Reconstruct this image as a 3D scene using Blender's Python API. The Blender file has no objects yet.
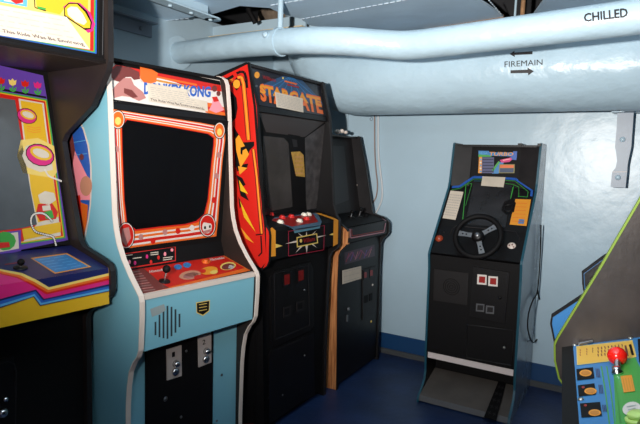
import bpy, bmesh, random
import numpy as np
from math import *
from mathutils import Vector, Matrix
random.seed(4)
SC = bpy.context.scene
COL = SC.collection

# ---------------------------------------------------------------- camera
CAM = dict(f=538.18, pitch=5.480, roll=1.602, yaw=-30.550, h=1.3289)
_ya, _pi, _ro = radians(CAM['yaw']), radians(CAM['pitch']), radians(CAM['roll'])
CF = Vector((sin(_ya)*cos(_pi), cos(_ya)*cos(_pi), -sin(_pi)))
_R = Vector((cos(_ya), -sin(_ya), 0)); _U = _R.cross(CF)
CR = _R*cos(_ro)+_U*sin(_ro); CU = -_R*sin(_ro)+_U*cos(_ro)
EYE = Vector((0, 0, CAM['h']))
cd = bpy.data.cameras.new('camera'); cam = bpy.data.objects.new('camera', cd); COL.objects.link(cam)
cd.sensor_width = 36; cd.lens = CAM['f']/640*36; cd.clip_start = .02
m = Matrix((CR, CU, -CF)).transposed().to_4x4(); m.translation = EYE
cam.matrix_world = m; SC.camera = cam
def ray(px, py): return CF + CR*((px-320)/CAM['f']) - CU*((py-212)/CAM['f'])

# ---------------------------------------------------------------- materials
MATS = {}
def mat(name, col, rough=.5, metal=0, spec=.5, bump=0, bscale=40, var=0, vscale=3, coat=0, emit=None, emis=0, var2=None, trans=0):
    if name in MATS: return MATS[name]
    M = bpy.data.materials.new(name); M.use_nodes = True
    nt = M.node_tree; b = nt.nodes['Principled BSDF']
    c = tuple(col)+(1,)
    b.inputs['Base Color'].default_value = c
    b.inputs['Roughness'].default_value = rough; b.inputs['Metallic'].default_value = metal
    b.inputs['Specular IOR Level'].default_value = spec
    b.inputs['Coat Weight'].default_value = coat
    if trans:
        b.inputs['Transmission Weight'].default_value = trans
    if var or bump:
        tc = nt.nodes.new('ShaderNodeTexCoord')
    if var:
        n = nt.nodes.new('ShaderNodeTexNoise'); n.inputs['Scale'].default_value = vscale; n.inputs['Detail'].default_value = 5
        nt.links.new(tc.outputs['Object'], n.inputs['Vector'])
        r = nt.nodes.new('ShaderNodeValToRGB')
        r.color_ramp.elements[0].position = .35; r.color_ramp.elements[1].position = .68
        r.color_ramp.elements[0].color = tuple(x*(1-var) for x in col)+(1,)
        r.color_ramp.elements[1].color = (tuple(var2) if var2 else tuple(min(1, x*(1+var)) for x in col))+(1,)
        nt.links.new(n.outputs['Fac'], r.inputs['Fac']); nt.links.new(r.outputs['Color'], b.inputs['Base Color'])
    if bump:
        n = nt.nodes.new('ShaderNodeTexNoise'); n.inputs['Scale'].default_value = bscale; n.inputs['Detail'].default_value = 4
        nt.links.new(tc.outputs['Object'], n.inputs['Vector'])
        bp = nt.nodes.new('ShaderNodeBump'); bp.inputs['Strength'].default_value = bump; bp.inputs['Distance'].default_value = .01
        nt.links.new(n.outputs['Fac'], bp.inputs['Height']); nt.links.new(bp.outputs['Normal'], b.inputs['Normal'])
    MATS[name] = M
    return M
def S(r, g, b):     # sRGB 0-255 to linear
    f = lambda c: (c/255)/12.92 if c/255 <= .04045 else (((c/255)+.055)/1.055)**2.4
    return (f(r), f(g), f(b))
wallm = mat('wall_paint', S(176, 199, 212), .32, bump=.28, bscale=9, var=.04, vscale=2)
pipem = mat('pipe_paint', S(180, 204, 217), .34, bump=.9, bscale=11, var=.05, vscale=3)
ceilm = mat('overhead_paint', S(200, 224, 242), .45, bump=.25, bscale=7, var=.07, vscale=3)
steelm = mat('bracket_paint', S(140, 152, 166), .4)
stripem = mat('dado_blue', S(24, 66, 110), .4)
floorm = mat('floor_blue', S(26, 46, 84), .45, bump=.2, bscale=30, var=.25, vscale=6)
basem = mat('base_trim', S(72, 74, 76), .6)
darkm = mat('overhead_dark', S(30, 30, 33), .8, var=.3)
rustm = mat('rust', S(150, 112, 78), .8, var=.3, vscale=20)
creamm = mat('primer', S(205, 190, 160), .6, var=.15, vscale=12)
BLK = mat('black', S(15, 13, 14), .42, spec=.3, bump=.08, bscale=120)
MATB = mat('black_matte', S(11, 9, 10), .65, spec=.2)
CHAR = mat('charcoal', S(32, 29, 30), .5, spec=.3, var=.2, vscale=14)
BROWN = mat('dark_brown', S(42, 34, 31), .4, spec=.3, var=.12, vscale=5)
GLOSSB = mat('black_glass', S(12, 11, 12), .08, spec=.5)
DIMGL = mat('smoked_glass', S(38, 36, 38), .25, var=.3, vscale=9)
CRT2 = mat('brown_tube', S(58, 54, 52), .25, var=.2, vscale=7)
CRT = mat('grey_tube', S(84, 87, 90), .2, coat=.5, var=.15, vscale=6)
CHROME = mat('chrome', S(210, 210, 212), .22, metal=1)
STEEL = mat('steel', S(128, 128, 130), .38, metal=.8)
SCREW = mat('screw', S(190, 188, 180), .3, metal=.9)
WHITE = mat('white', S(214, 204, 196), .5)
CREAM = mat('cream_trim', S(218, 202, 190), .4)
PAPER = mat('paper', S(204, 190, 172), .8, var=.05, vscale=15)
INK = mat('ink', S(84, 70, 66), .8)
SKY = mat('cabinet_blue', S(124, 182, 198), .38)
TEAL = mat('teal_trim', S(26, 74, 90), .35)
RED = mat('red', S(196, 30, 20), .4)
DRED = mat('dark_red', S(150, 26, 22), .4)
ORANGE = mat('orange', S(220, 100, 32), .4)
AMBER = mat('amber', S(222, 144, 40), .4)
YEL = mat('yellow', S(216, 168, 32), .4)
GOLD = mat('gold', S(224, 192, 100), .4)
MAG = mat('magenta', S(206, 36, 114), .4)
PINK = mat('pink', S(240, 140, 150), .45)
PURP = mat('purple', S(92, 58, 150), .4)
NAVY = mat('navy', S(28, 34, 84), .35)
BLUE = mat('blue', S(40, 88, 170), .4)
MBLUE = mat('mid_blue', S(52, 120, 176), .4)
LBLUE = mat('light_blue', S(90, 160, 205), .4)
GREEN = mat('green', S(60, 150, 60), .4)
LIME = mat('lime', S(106, 130, 40), .35)
TAN = mat('tan', S(190, 130, 104), .5)
DUSTP = mat('dusty_rose', S(178, 118, 112), .5)
MAROON = mat('maroon', S(110, 48, 44), .5)
def woodmat():
    M = mat('wood', S(190, 120, 70), .45)
    nt = M.node_tree; b = nt.nodes['Principled BSDF']
    tc = nt.nodes.new('ShaderNodeTexCoord'); mp = nt.nodes.new('ShaderNodeMapping'); mp.inputs['Scale'].default_value = (30, 30, 2.2)
    n = nt.nodes.new('ShaderNodeTexNoise'); n.inputs['Scale'].default_value = 3; n.inputs['Detail'].default_value = 6
    r = nt.nodes.new('ShaderNodeValToRGB')
    r.color_ramp.elements[0].color = S(140, 78, 40)+(1,); r.color_ramp.elements[1].color = S(206, 138, 86)+(1,)
    r.color_ramp.elements[0].position = .3; r.color_ramp.elements[1].position = .65
    nt.links.new(tc.outputs['Object'], mp.inputs[0]); nt.links.new(mp.outputs[0], n.inputs['Vector']); nt.links.new(n.outputs['Fac'], r.inputs['Fac']); nt.links.new(r.outputs['Color'], b.inputs['Base Color'])
    return M
WOOD = woodmat()

# ---------------------------------------------------------------- mesh builder
class MB:
    def __init__(s): s.v = []; s.f = []; s.m = []; s.mats = []; s.sm = []
    def mi(s, m):
        if m not in s.mats: s.mats.append(m)
        return s.mats.index(m)
    def add(s, vs, fs, m, smooth=False):
        o = len(s.v); s.v += [tuple(v) for v in vs]; k = s.mi(m)
        for f in fs: s.f.append([i+o for i in f]); s.m.append(k); s.sm.append(smooth)
        return s
    def hexa(s, P, m):   # 8 corners: 4 bottom, 4 top, same order
        return s.add(P, [(3, 2, 1, 0), (4, 5, 6, 7), (0, 1, 5, 4), (1, 2, 6, 5), (2, 3, 7, 6), (3, 0, 4, 7)], m)
    def box(s, a, b, m):
        (x0, y0, z0), (x1, y1, z1) = a, b
        return s.hexa([(x0, y0, z0), (x1, y0, z0), (x1, y1, z0), (x0, y1, z0), (x0, y0, z1), (x1, y0, z1), (x1, y1, z1), (x0, y1, z1)], m)
    def slab(s, pts, off, m, m2=None):   # polygon pts (3D) extruded by vector off
        n = len(pts); off = Vector(off); a = [Vector(p) for p in pts]; b = [p+off for p in a]
        s.add(a+b, [tuple(range(n)), tuple(range(2*n-1, n-1, -1))], m)
        s.add(a+b, [(i, i+n, (i+1) % n+n, (i+1) % n) for i in range(n)], m2 or m)
        return s
    def tube(s, path, r, m, n=12, caps=True, closed=False):
        P = [Vector(p) for p in path]; L = len(P); rr = r if isinstance(r, (list, tuple)) else [r]*L
        T = []
        for i in range(L):
            a = P[(i-1) % L] if closed or i > 0 else P[i]; b = P[(i+1) % L] if closed or i < L-1 else P[i]
            T.append((b-a).normalized())
        nrm = T[0].orthogonal().normalized(); vs = []
        for i in range(L):
            nrm = (nrm-T[i]*nrm.dot(T[i])).normalized(); bi = T[i].cross(nrm)
            for k in range(n):
                t = 2*pi*k/n; vs.append(P[i]+(nrm*cos(t)+bi*sin(t))*rr[i])
        fs = []
        for i in range(L if closed else L-1):
            j = (i+1) % L
            for k in range(n): fs.append((i*n+k, i*n+(k+1) % n, j*n+(k+1) % n, j*n+k))
        s.add(vs, fs, m, True)
        if caps and not closed:
            s.add(vs[:n], [tuple(range(n-1, -1, -1))], m); s.add(vs[-n:], [tuple(range(n))], m)
        return s
    def lathe(s, o, ax, prof, m, n=20):   # prof: (radius, height) along axis
        o = Vector(o); ax = Vector(ax).normalized(); e = ax.orthogonal().normalized(); g = ax.cross(e); vs = []
        for r, h in prof:
            for k in range(n):
                t = 2*pi*k/n; vs.append(o+ax*h+(e*cos(t)+g*sin(t))*max(r, 1e-5))
        fs = [(i*n+k, i*n+(k+1) % n, (i+1)*n+(k+1) % n, (i+1)*n+k) for i in range(len(prof)-1) for k in range(n)]
        fs += [tuple(range(n-1, -1, -1)), tuple((len(prof)-1)*n+k for k in range(n))]
        return s.add(vs, fs, m, True)
    def ball(s, o, r, m, n=20, sc=1):
        return s.lathe(o, (0, 0, 1), [(r*sin(pi*i/12), -r*sc*cos(pi*i/12)) for i in range(13)], m, n)
    def torus(s, o, ax, R, r, m, n=40, k=12):
        o = Vector(o); ax = Vector(ax).normalized(); e = ax.orthogonal().normalized(); g = ax.cross(e)
        return s.tube([o+(e*cos(2*pi*i/n)+g*sin(2*pi*i/n))*R for i in range(n)], r, m, k, closed=True)
    def build(s, name, parent=None, label=None, bevel=0, kind=None, autosm=True):
        me = bpy.data.meshes.new(name); me.from_pydata(s.v, [], s.f)
        for m in s.mats: me.materials.append(m)
        for p, k, q in zip(me.polygons, s.m, s.sm): p.material_index = k; p.use_smooth = q
        me.update()
        o = bpy.data.objects.new(name, me); COL.objects.link(o)
        if parent: o.parent = parent
        if label: o['label'] = label
        if kind: o['kind'] = kind
        if bevel:
            b = o.modifiers.new('bevel', 'BEVEL'); b.width = bevel; b.segments = 2; b.limit_method = 'ANGLE'; b.angle_limit = radians(50)
        return o
def tag(o, label, cat, group=None):
    o['label'] = label; o['category'] = cat
    if group: o['group'] = group
    return o

# ---------------------------------------------------------------- cabinet frames: local coordinates (u across, -v, w up), v towards the player
class Cab:
    def __init__(s, name, x, y, adeg, label, cat='arcade machine', group=None, k=1, ulim=None, vmin=None):
        s.ulim, s.vmin, s.k = ulim, vmin, k
        s.o = bpy.data.objects.new(name, None); COL.objects.link(s.o); s.o.empty_display_size = .1
        s.o.location = (x, y, 0); s.o.rotation_euler = (0, 0, radians(adeg))
        tag(s.o, label, cat, group)
        s.M = Matrix.Translation((x, y, 0)) @ Matrix.Rotation(radians(adeg), 4, 'Z')
        s.M = Matrix.Translation(EYE) @ Matrix.Scale(k, 4) @ Matrix.Translation(-EYE) @ s.M; s.Mi = s.M.inverted(); s.rot = adeg
        s.floor = -s.M.translation.z/k
        if k != 1: s.o.matrix_world = s.M
        s.eye = s.Mi @ EYE
    def lray(s, px, py): return s.Mi.to_3x3() @ ray(px, py)
    def pl(s, a, b):     # surface through the u axis and profile points a (top) and b (bottom)
        dv, dw = b[0]-a[0], b[1]-a[1]; n = Vector((0, -(-dw), dv)); n.normalize()
        return Plane(s, Vector((0, -a[0], a[1])), n)
    def side(s, u, sg): return Plane(s, Vector((u, 0, 0)), Vector((sg, 0, 0)))
    def level(s, w): return Plane(s, Vector((0, 0, w)), Vector((0, 0, 1)))
def rebase(c):
    # put the thing's origin on the floor with unit scale; the meshes take over the size
    M1 = Matrix.Translation((c.M.translation.x, c.M.translation.y, 0)) @ Matrix.Rotation(radians(c.rot), 4, 'Z'); T = M1.inverted() @ c.M
    def go(o):
        for ch in o.children: ch.data.transform(T); go(ch)
    go(c.o); c.o.matrix_world = M1
class Plane:
    def __init__(s, c, p, n): s.c, s.p, s.n = c, p, n
    def __call__(s, px, py, lift=0):
        v = s.c.lray(px, py); p = s.p+s.n*lift; t = (p-s.c.eye).dot(s.n)/v.dot(s.n); q = s.c.eye+v*t
        ul, vm = getattr(s.c, 'ulim', None), getattr(s.c, 'vmin', None)
        if vm is not None and abs(s.n.x) > .9: q.y = min(q.y, -vm-.004)
        if ul and abs(s.n.x) < .1: q.x = min(max(q.x, ul[0]), ul[1])
        return q
def C(u, v, w): return Vector((u, -v, w))

def clip(poly, a, b, sign):
    def sd(p): return sign*((b[0]-a[0])*(p[1]-a[1])-(b[1]-a[1])*(p[0]-a[0]))
    out = []
    for i in range(len(poly)):
        p, q = poly[i], poly[(i+1) % len(poly)]; dp, dq = sd(p), sd(q)
        if dp >= 0: out.append(p)
        if dp*dq < 0:
            t = dp/(dp-dq); out.append((p[0]+(q[0]-p[0])*t, p[1]+(q[1]-p[1])*t))
    return out
def art(mb, surf, pts, m, lift=1):
    """flat printed area lying on the surface (lift in steps of 0.5 mm)"""
    vs = [surf(x, y, lift*.0005) for x, y in pts]
    n = sum(((vs[i]-vs[0]).cross(vs[i+1]-vs[0]) for i in range(1, len(vs)-1)), Vector())
    if isinstance(surf, Plane) and n.dot(surf.n) < 0: vs.reverse()
    mb.add(vs, [tuple(range(len(vs)))], m)
def line(mb, surf, pts, wd, m, lift=1):   # pixel polyline of pixel width wd
    for (x0, y0), (x1, y1) in zip(pts, pts[1:]):
        L = hypot(x1-x0, y1-y0) or 1; nx, ny = -(y1-y0)/L*wd/2, (x1-x0)/L*wd/2
        art(mb, surf, [(x0+nx, y0+ny), (x1+nx, y1+ny), (x1-nx, y1-ny), (x0-nx, y0-ny)], m, lift)
def disc(mb, surf, x, y, rx, ry, m, lift=1, n=20, a0=0, rot=0):
    art(mb, surf, [(x+rx*cos(a0+2*pi*i/n)*cos(rot)-ry*sin(a0+2*pi*i/n)*sin(rot), y+rx*cos(a0+2*pi*i/n)*sin(rot)+ry*sin(a0+2*pi*i/n)*cos(rot)) for i in range(n)], m, lift)
def frame(mb, surf, outer, inner, bands, lift=1):
    """bands between matching outer and inner outlines: [(t0,t1,material)]"""
    n = len(outer)
    for t0, t1, m in bands:
        A = [(o[0]+(i[0]-o[0])*t0, o[1]+(i[1]-o[1])*t0) for o, i in zip(outer, inner)]
        B = [(o[0]+(i[0]-o[0])*t1, o[1]+(i[1]-o[1])*t1) for o, i in zip(outer, inner)]
        for k in range(n):
            j = (k+1) % n; art(mb, surf, [A[k], A[j], B[j], B[k]], m, lift)
_tc = {}
def textgeo(txt, bold=.012):
    if (txt, bold) in _tc: return _tc[(txt, bold)]
    cu = bpy.data.curves.new('lettering', 'FONT'); cu.body = txt; cu.resolution_u = 2; cu.offset = bold
    ob = bpy.data.objects.new('lettering', cu); COL.objects.link(ob)
    dg = bpy.context.evaluated_depsgraph_get(); me = bpy.data.meshes.new_from_object(ob.evaluated_get(dg))
    vs = [(v.co.x, v.co.y) for v in me.vertices]; fs = [tuple(p.vertices) for p in me.polygons]
    bpy.data.objects.remove(ob); bpy.data.curves.remove(cu); bpy.data.meshes.remove(me)
    x0 = min(v[0] for v in vs); x1 = max(v[0] for v in vs); y0 = min(v[1] for v in vs); y1 = max(v[1] for v in vs)
    vs = [((x-x0)/(x1-x0), (y-y0)/(y1-y0)) for x, y in vs]
    _tc[(txt, bold)] = (vs, fs); return vs, fs
def text(mb, surf, txt, q, m, lift=2, bold=.012):   # q: tl, tr, br, bl in pixels
    vs, fs = textgeo(txt, bold); (a, b), (c, d_), (e, f), (g, h) = q
    P = []
    for s_, t in vs:
        X = (g*(1-s_)+e*s_)*(1-t)+(a*(1-s_)+c*s_)*t; Y = (h*(1-s_)+f*s_)*(1-t)+(b*(1-s_)+d_*s_)*t
        P.append(surf(X, Y, lift*.0005))
    if isinstance(surf, Plane) and fs:
        tot = Vector()
        for fc in fs: tot += (P[fc[1]]-P[fc[0]]).cross(P[fc[2]]-P[fc[0]])
        if tot.dot(surf.n) < 0: fs = [tuple(reversed(x)) for x in fs]
    mb.add(P, fs, m)
def world_surf(p, n):
    class W:
        M = Matrix.Identity(4)
    w = W(); w.eye = EYE; w.lray = ray
    return Plane(w, Vector(p), Vector(n).normalized())

def smooth_prof(P, it=1):
    for _ in range(it):
        Q = [P[0]]
        for a, b in zip(P, P[1:]):
            Q += [(a[0]*.8+b[0]*.2, a[1]*.8+b[1]*.2), (a[0]*.2+b[0]*.8, a[1]*.2+b[1]*.8)]
        P = Q+[P[-1]]
    return P
def side_panel(c, prof, back, u0, u1, m_out, m_trim, trim_w=None, proud=.003, m_in=None, sgn=1, bw=None):
    """profile prof: front edge, top to bottom; back: v of the back edge"""
    poly = list(prof)+[(back, prof[-1][1]), (back, bw if bw is not None else prof[0][1])]
    mb = MB(); n = len(poly)
    a = [C(u0, v, w) for v, w in poly]; b = [C(u1, v, w) for v, w in poly]
    mb.add(a, [tuple(range(n))], m_out if sgn > 0 or m_in is None else m_in)
    mb.add(b, [tuple(range(n-1, -1, -1))], (m_in or m_out) if sgn > 0 else m_out)
    mb.add(a+b, [(i, i+n, (i+1) % n+n, (i+1) % n) for i in range(n)], m_out)
    p = mb.build('side_panel', c.o)
    # T-moulding along the front edge
    if m_trim:
        t = MB(); ex = .0015
        P = [Vector(q) for q in prof]; N = []
        for i in range(len(P)):
            A = P[max(i-1, 0)]; B = P[min(i+1, len(P)-1)]; dd = (B-A).normalized(); N.append(Vector((-dd.y, dd.x)))
        ra, rb = u0-ex, u1+ex
        for i in range(len(P)-1):
            q = []
            for j in (i, i+1):
                o_ = P[j]+N[j]*proud; i_ = P[j]-N[j]*.001
                q.append((o_, i_))
            (o0, i0), (o1, i1) = q
            vs = [C(ra, *i0), C(rb, *i0), C(rb, *o0), C(ra, *o0), C(ra, *i1), C(rb, *i1), C(rb, *o1), C(ra, *o1)]
            t.add(vs, [(3, 2, 6, 7), (0, 3, 7, 4), (2, 1, 5, 6)], m_trim)
        t.build('edge_trim', p)
    return p
def face(mb, u0, u1, a, b, m, th=.012):
    """board between u0,u1 whose front runs from profile point a (top) to b (bottom), thickness th behind"""
    d = Vector((b[0]-a[0], b[1]-a[1])).normalized(); n = Vector((-d.y, d.x))
    A, B = Vector(a), Vector(b); A2, B2 = A-n*th, B-n*th
    mb.hexa([C(u0, *B), C(u1, *B), C(u1, *B2), C(u0, *B2), C(u0, *A), C(u1, *A), C(u1, *A2), C(u0, *A2)], m)
    return mb
def paper(surf, quad, label, group=None, lines=6, scr=None, lift=.004, name='paper_note', seed=1, outline=None):
    rnd = random.Random(seed); mb = MB()
    vs = [surf(x, y, lift) for x, y in (outline or quad)]; off = surf.n*.0012
    mb.slab(vs, off, PAPER)
    def bl(s, t):
        (a, b), (c, d_), (e, f), (g, h) = quad[0], quad[1], quad[2], quad[3]
        return ((a*(1-s)+c*s)*(1-t)+(g*(1-s)+e*s)*t, (b*(1-s)+d_*s)*(1-t)+(h*(1-s)+f*s)*t)
    L2 = (lift+.0012)/.0005+.6
    for k in range(lines):
        t = .12+.72*k/max(lines-1, 1); s = .07
        while s < .9:
            e = min(.93, s+rnd.uniform(.05, .14)); p, q = bl(s, t), bl(e, t)
            art(mb, surf, [p, q, bl(e, t+.035), bl(s, t+.035)], mat('pencil', S(176, 164, 154), .9), L2); s = e+.03
    if scr:
        for txt, a, b, t0, t1 in scr: text(mb, surf, txt, [bl(a, t0), bl(b, t0), bl(b, t1), bl(a, t1)], INK, L2+.3)
    # world placement: bake the surface owner's matrix
    M = surf.c.M
    mb.v = [tuple(M @ Vector(v)) for v in mb.v]
    return tag(mb.build(name), label, 'paper note', group)
def button(c, surf, px, py, r, m, name='button', base=None, h=.012):
    p = surf(px, py, .0005); n = surf.n; mb = MB()
    mb.lathe(p, n, [(r*1.35, 0), (r*1.35, h*.35), (r*1.1, h*.5)], base or m)
    mb.lathe(p, n, [(r, h*.4), (r, h*.9), (r*.8, h*1.1)], m)
    return mb.build(name, c.o)
def joystick(c, surf, px, py, m, h=.06, r=.0175, lean=(0, 0, 0)):
    p = surf(px, py, .0005); n = (surf.n+Vector(lean)).normalized()
    mb = MB(); mb.lathe(p, surf.n, [(.024, 0), (.022, .004), (.008, .006)], BLK); mb.tube([p, p+n*(h-r)], .0045, CHROME, 10)
    j = mb.build('joystick', c.o)
    b = MB(); b.ball(p+n*h, r, m); b.build('ball_top', j)
    return j

# ================================================================ ROOM
XL, YB, ZC, ZO = -2.45, 3.40, 2.12, 2.55
def struct(mb, name, **k): return mb.build(name, kind='structure', **k)
mb = MB(); mb.box((XL-.1, -1.4, -.08), (1.7, YB+.1, 0), floorm); struct(mb, 'floor')
mb = MB(); ST = .143
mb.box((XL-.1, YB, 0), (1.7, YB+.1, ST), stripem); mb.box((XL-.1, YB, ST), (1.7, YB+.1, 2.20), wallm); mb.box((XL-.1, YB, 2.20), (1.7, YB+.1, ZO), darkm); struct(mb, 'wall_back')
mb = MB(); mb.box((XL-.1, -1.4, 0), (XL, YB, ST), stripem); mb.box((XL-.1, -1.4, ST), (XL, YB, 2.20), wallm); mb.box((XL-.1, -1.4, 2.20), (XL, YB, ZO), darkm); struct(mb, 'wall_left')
mb = MB(); mb.box((1.6, -1.4, 0), (1.7, YB, ST), stripem); mb.box((1.6, -1.4, ST), (1.7, YB, ZO), wallm); struct(mb, 'wall_right')
mb = MB(); mb.box((XL, YB-.012, 0), (1.6, YB, .035), basem); struct(mb, 'baseboard_back')
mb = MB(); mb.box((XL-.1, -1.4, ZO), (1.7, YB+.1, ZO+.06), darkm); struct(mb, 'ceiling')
# hung overhead plating with ragged inner edge
pl = [(XL, -1.4), (1.6, -1.4), (1.6, 3.33), (-.35, 3.2), (-.54, 3.06), (-.44, 2.78), (-.40, 2.4), (-.78, 2.4), (-.715, 2.8), (-.69, 3.04), (-1.16, 3.12), (-1.45, 3.12), (-1.74, 2.76), (-1.71, 2.62), (-1.745, 2.47), (-1.74, 2.37), (-1.86, 2.27), (-2.10, 2.33), (XL, 2.33)]
mb = MB(); mb.slab([(x, y, ZC) for x, y in pl], (0, 0, .012), ceilm)
struct(mb, 'trim_1')
# weld seams of the plating
def seam(pts, r, m, n):
    mb = MB()
    for (x0, y0), (x1, y1) in zip(pts, pts[1:]):
        L = hypot(x1-x0, y1-y0); k = max(1, int(L/.035))
        for i in range(k):
            a, b = i/k, (i+.72)/k
            mb.tube([(x0+(x1-x0)*a, y0+(y1-y0)*a, ZC-.001), (x0+(x1-x0)*b, y0+(y1-y0)*b, ZC-.001)], r*random.uniform(.7, 1.2), m, 6)
    struct(mb, n)
cz = lambda px, py: tuple((EYE+ray(px, py)*((ZC-EYE.z)/ray(px, py).z))[:2])
weld = mat('weld_white', S(205, 220, 232), .4)
seam([cz(301, 19), cz(350, 10), cz(403, 0), cz(430, -6)], .0035, weld, 'trim_2')
seam([cz(271, 5), cz(300, 0), cz(330, -5)], .0035, weld, 'trim_3')
seam([cz(489, 0), cz(502, 15)], .003, weld, 'trim_4')
seam([cz(161, 21), cz(190, 18)], .0022, weld, 'trim_5')
mb = MB(); a, b = Vector((-1.16, 3.12, ZC-.012)), Vector((-.69, 3.04, ZC-.012)); mb.hexa([a, b, b+Vector((0, .02, 0)), a+Vector((0, .02, 0)), a+Vector((0, 0, .026)), b+Vector((0, 0, .026)), b+Vector((0, .02, .026)), a+Vector((0, .02, .026))], rustm); struct(mb, 'trim_6')
# bolted angle bars running front to back
def anglebar(x, y1, z, w, name, y0=-1.4):
    mb = MB()
    mb.box((x-w, y0, z), (x, y1-w*.5, z+.008), steelm if x < -2.3 else wallm)
    mt = steelm if x < -2.3 else wallm
    mb.lathe((x-w/2, y1-w*.5, z), (0, 0, 1), [(w/2, 0), (w/2, .008)], mt, 24)
    mb.box((x-w, y0, z), (x-w+.010, y1-w*.5, ZC), mt)
    y = y1-.06
    while y > y0+.1:
        mb.lathe((x-w/2, y, z), (0, 0, -1), [(.011, 0), (.011, .005), (.007, .009)], SCREW if 0 else mt, 10); y -= .14
    return struct(mb, name)
anglebar(-1.94, 2.24, 2.045, .085, 'trim_7')
mb = MB()   # angle on the left wall
mb.box((XL, -1.4, 1.995), (XL+.012, 2.20, 2.07), steelm); mb.box((XL, -1.4, 2.062), (XL+.06, 2.20, 2.07), steelm)
for k in range(14): mb.lathe((XL+.012, 2.12-.22*k, 2.03), (1, 0, 0), [(.012, 0), (.012, .006), (.007, .01)], steelm, 10)
struct(mb, 'trim_8')
# cross beam and clutter in the opening
mb = MB(); mb.box((XL, 2.72, 2.10), (-1.74, 2.735, 2.17), wallm); mb.box((XL, 2.68, 2.095), (-1.74, 2.735, 2.103), creamm); struct(mb, 'trim_9')
mb = MB(); mb.hexa([(-2.30, 3.0, 2.18), (-1.8, 3.0, 2.18), (-1.8, 3.05, 2.18), (-2.3, 3.05, 2.18), (-2.30, 3.0, 2.33), (-1.8, 3.0, 2.33), (-1.8, 3.05, 2.33), (-2.3, 3.05, 2.33)], mat('lagging', S(120, 104, 88), .9, var=.3, vscale=15)); struct(mb, 'trim_10')
mb = MB(); mb.tube([(-2.12, 2.55, 2.55), (-1.98, 2.5, 2.16), (-1.95, 2.52, 2.10)], .016, MATB, 8); struct(mb, 'trim_11')
mb = MB(); mb.tube([(-.56, 2.9, 2.55), (-.566, 2.9, 2.02)], .011, rustm, 10); mb.tube([(-.60, 2.92, 2.55), (-.606, 2.92, 2.02)], .006, wallm, 8); struct(mb, 'trim_12')

# ---------------------------------------------------------------- pipes
def spline(P, k=8):
    P = [Vector(p) for p in P]; Q = [P[0]*2-P[1]]+P+[P[-1]*2-P[-2]]; out = []
    for i in range(1, len(Q)-2):
        a, b, c, d = Q[i-1:i+3]
        for j in range(k):
            t = j/k; out.append(.5*((2*b)+(c-a)*t+(2*a-5*b+4*c-d)*t*t+(3*b-a-3*c+d)*t**3))
    return out+[P[-1]]
def pipe_surf(p0, p1, r):
    p0, p1 = Vector(p0), Vector(p1); ax = (p1-p0).normalized()
    def f(px, py, lift=0):
        d = ray(px, py); R = r+lift+.0015; w = EYE-p0
        A = d-ax*d.dot(ax); B = w-ax*w.dot(ax); a, b, c = A.dot(A), 2*A.dot(B), B.dot(B)-R*R
        D = max(b*b-4*a*c, 0); return EYE+d*((-b-sqrt(D))/(2*a))
    return f
CHP = [(XL-.04, 2.42, 1.951), (-2.0, 2.335, 1.934), (-1.68, 2.28, 1.918), (-1.45, 2.25, 1.903), (-1.24, 2.26, 1.885), (-1.06, 2.31, 1.866), (-.94, 2.34, 1.858), (-.75, 2.338, 1.860)]
CHS = ((-.75, 2.338, 1.860), (1.6, 2.20, 1.915)); CR_ = .0635
mb = MB(); mb.tube(spline(CHP)[:-1]+[Vector(CHS[0]), Vector(CHS[1])], CR_, pipem, 48)
# pipe insulation collar where it enters the wall
mb.tube([(XL-.02, 2.416, 1.950), (XL+.012, 2.41, 1.949)], .098, wallm, 32)
sf = pipe_surf(CHS[0], CHS[1], CR_)
STEN = mat('stencil_black', S(34, 32, 34), .6)
text(mb, sf, 'CHILLED', [(583.5, 13.5), (627.5, 7.5), (628, 17.2), (584, 22.2)], STEN, 2, .03)
# stencil bridges
for x in (599.5, 606.5, 613.5, 592):
    art(mb, sf, [(x-.35, 6), (x+.35, 6), (x+.35, 23), (x-.35, 23)], pipem, 3)
chp = mb.build('coolant_pipe')
tag(chp, 'thinner light blue overhead pipe stencilled CHILLED, running in front of the big pipe', 'pipe')
mb = MB(); q = Vector((-1.83, 2.305, 1.926)); qd = (Vector((-1.68, 2.28, 1.918))-Vector((-2.0, 2.335, 1.934))).normalized()
q = Vector((-1.60, 2.269, 1.9135)); qd = Vector((1, -.15, -.06)).normalized()
mb.tube([q-qd*.012, q+qd*.012], CR_+.007, pipem, 32)
mb.tube([q+Vector((0, 0, CR_)), Vector((-1.60, 2.269, ZC+.01))], .014, wallm, 12); hg = mb.build('pipe_hanger')
tag(hg, 'painted rod and ring hanger holding the thinner pipe stencilled CHILLED', 'pipe hanger')
mb = MB(); mb.lathe(q+Vector((-.05, -CR_*.8, .028)), (0, -1, .3), [(.016, 0), (.016, .01), (.01, .014)], pipem, 8); mb.build('clamp_bolt', hg)
FR, FY, FZ = .22, 3.05, 1.835
mb = MB()
arc = [(-1.52-.34*sin(t), FY+.02*(1-cos(t)), FZ+.34*(1-cos(t))) for t in [radians(x) for x in range(0, 91, 9)]]
mb.tube([(1.6, FY, FZ), (.6, FY, FZ), (-.6, FY, FZ), (-1.2, FY, FZ)]+arc+[(-1.86, FY+.02, ZO)], FR, pipem, 64)
sf = pipe_surf((-1.2, FY, FZ), (1.6, FY, FZ), FR)
text(mb, sf, 'FIREMAIN', [(504.5, 61.5), (542.5, 59.3), (542.5, 64.8), (504.5, 67.3)], STEN, 3, .0)
art(mb, sf, [(509.5, 54), (514.5, 50.8), (514.3, 52.6), (532.5, 51.2), (532.5, 54.2), (514.6, 55), (514.8, 57)], STEN, 3)
art(mb, sf, [(510.5, 70.3), (527.5, 69.6), (527.5, 67.6), (533.8, 71.2), (528.3, 75.4), (528, 73), (510.5, 73.3)], STEN, 3)
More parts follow.
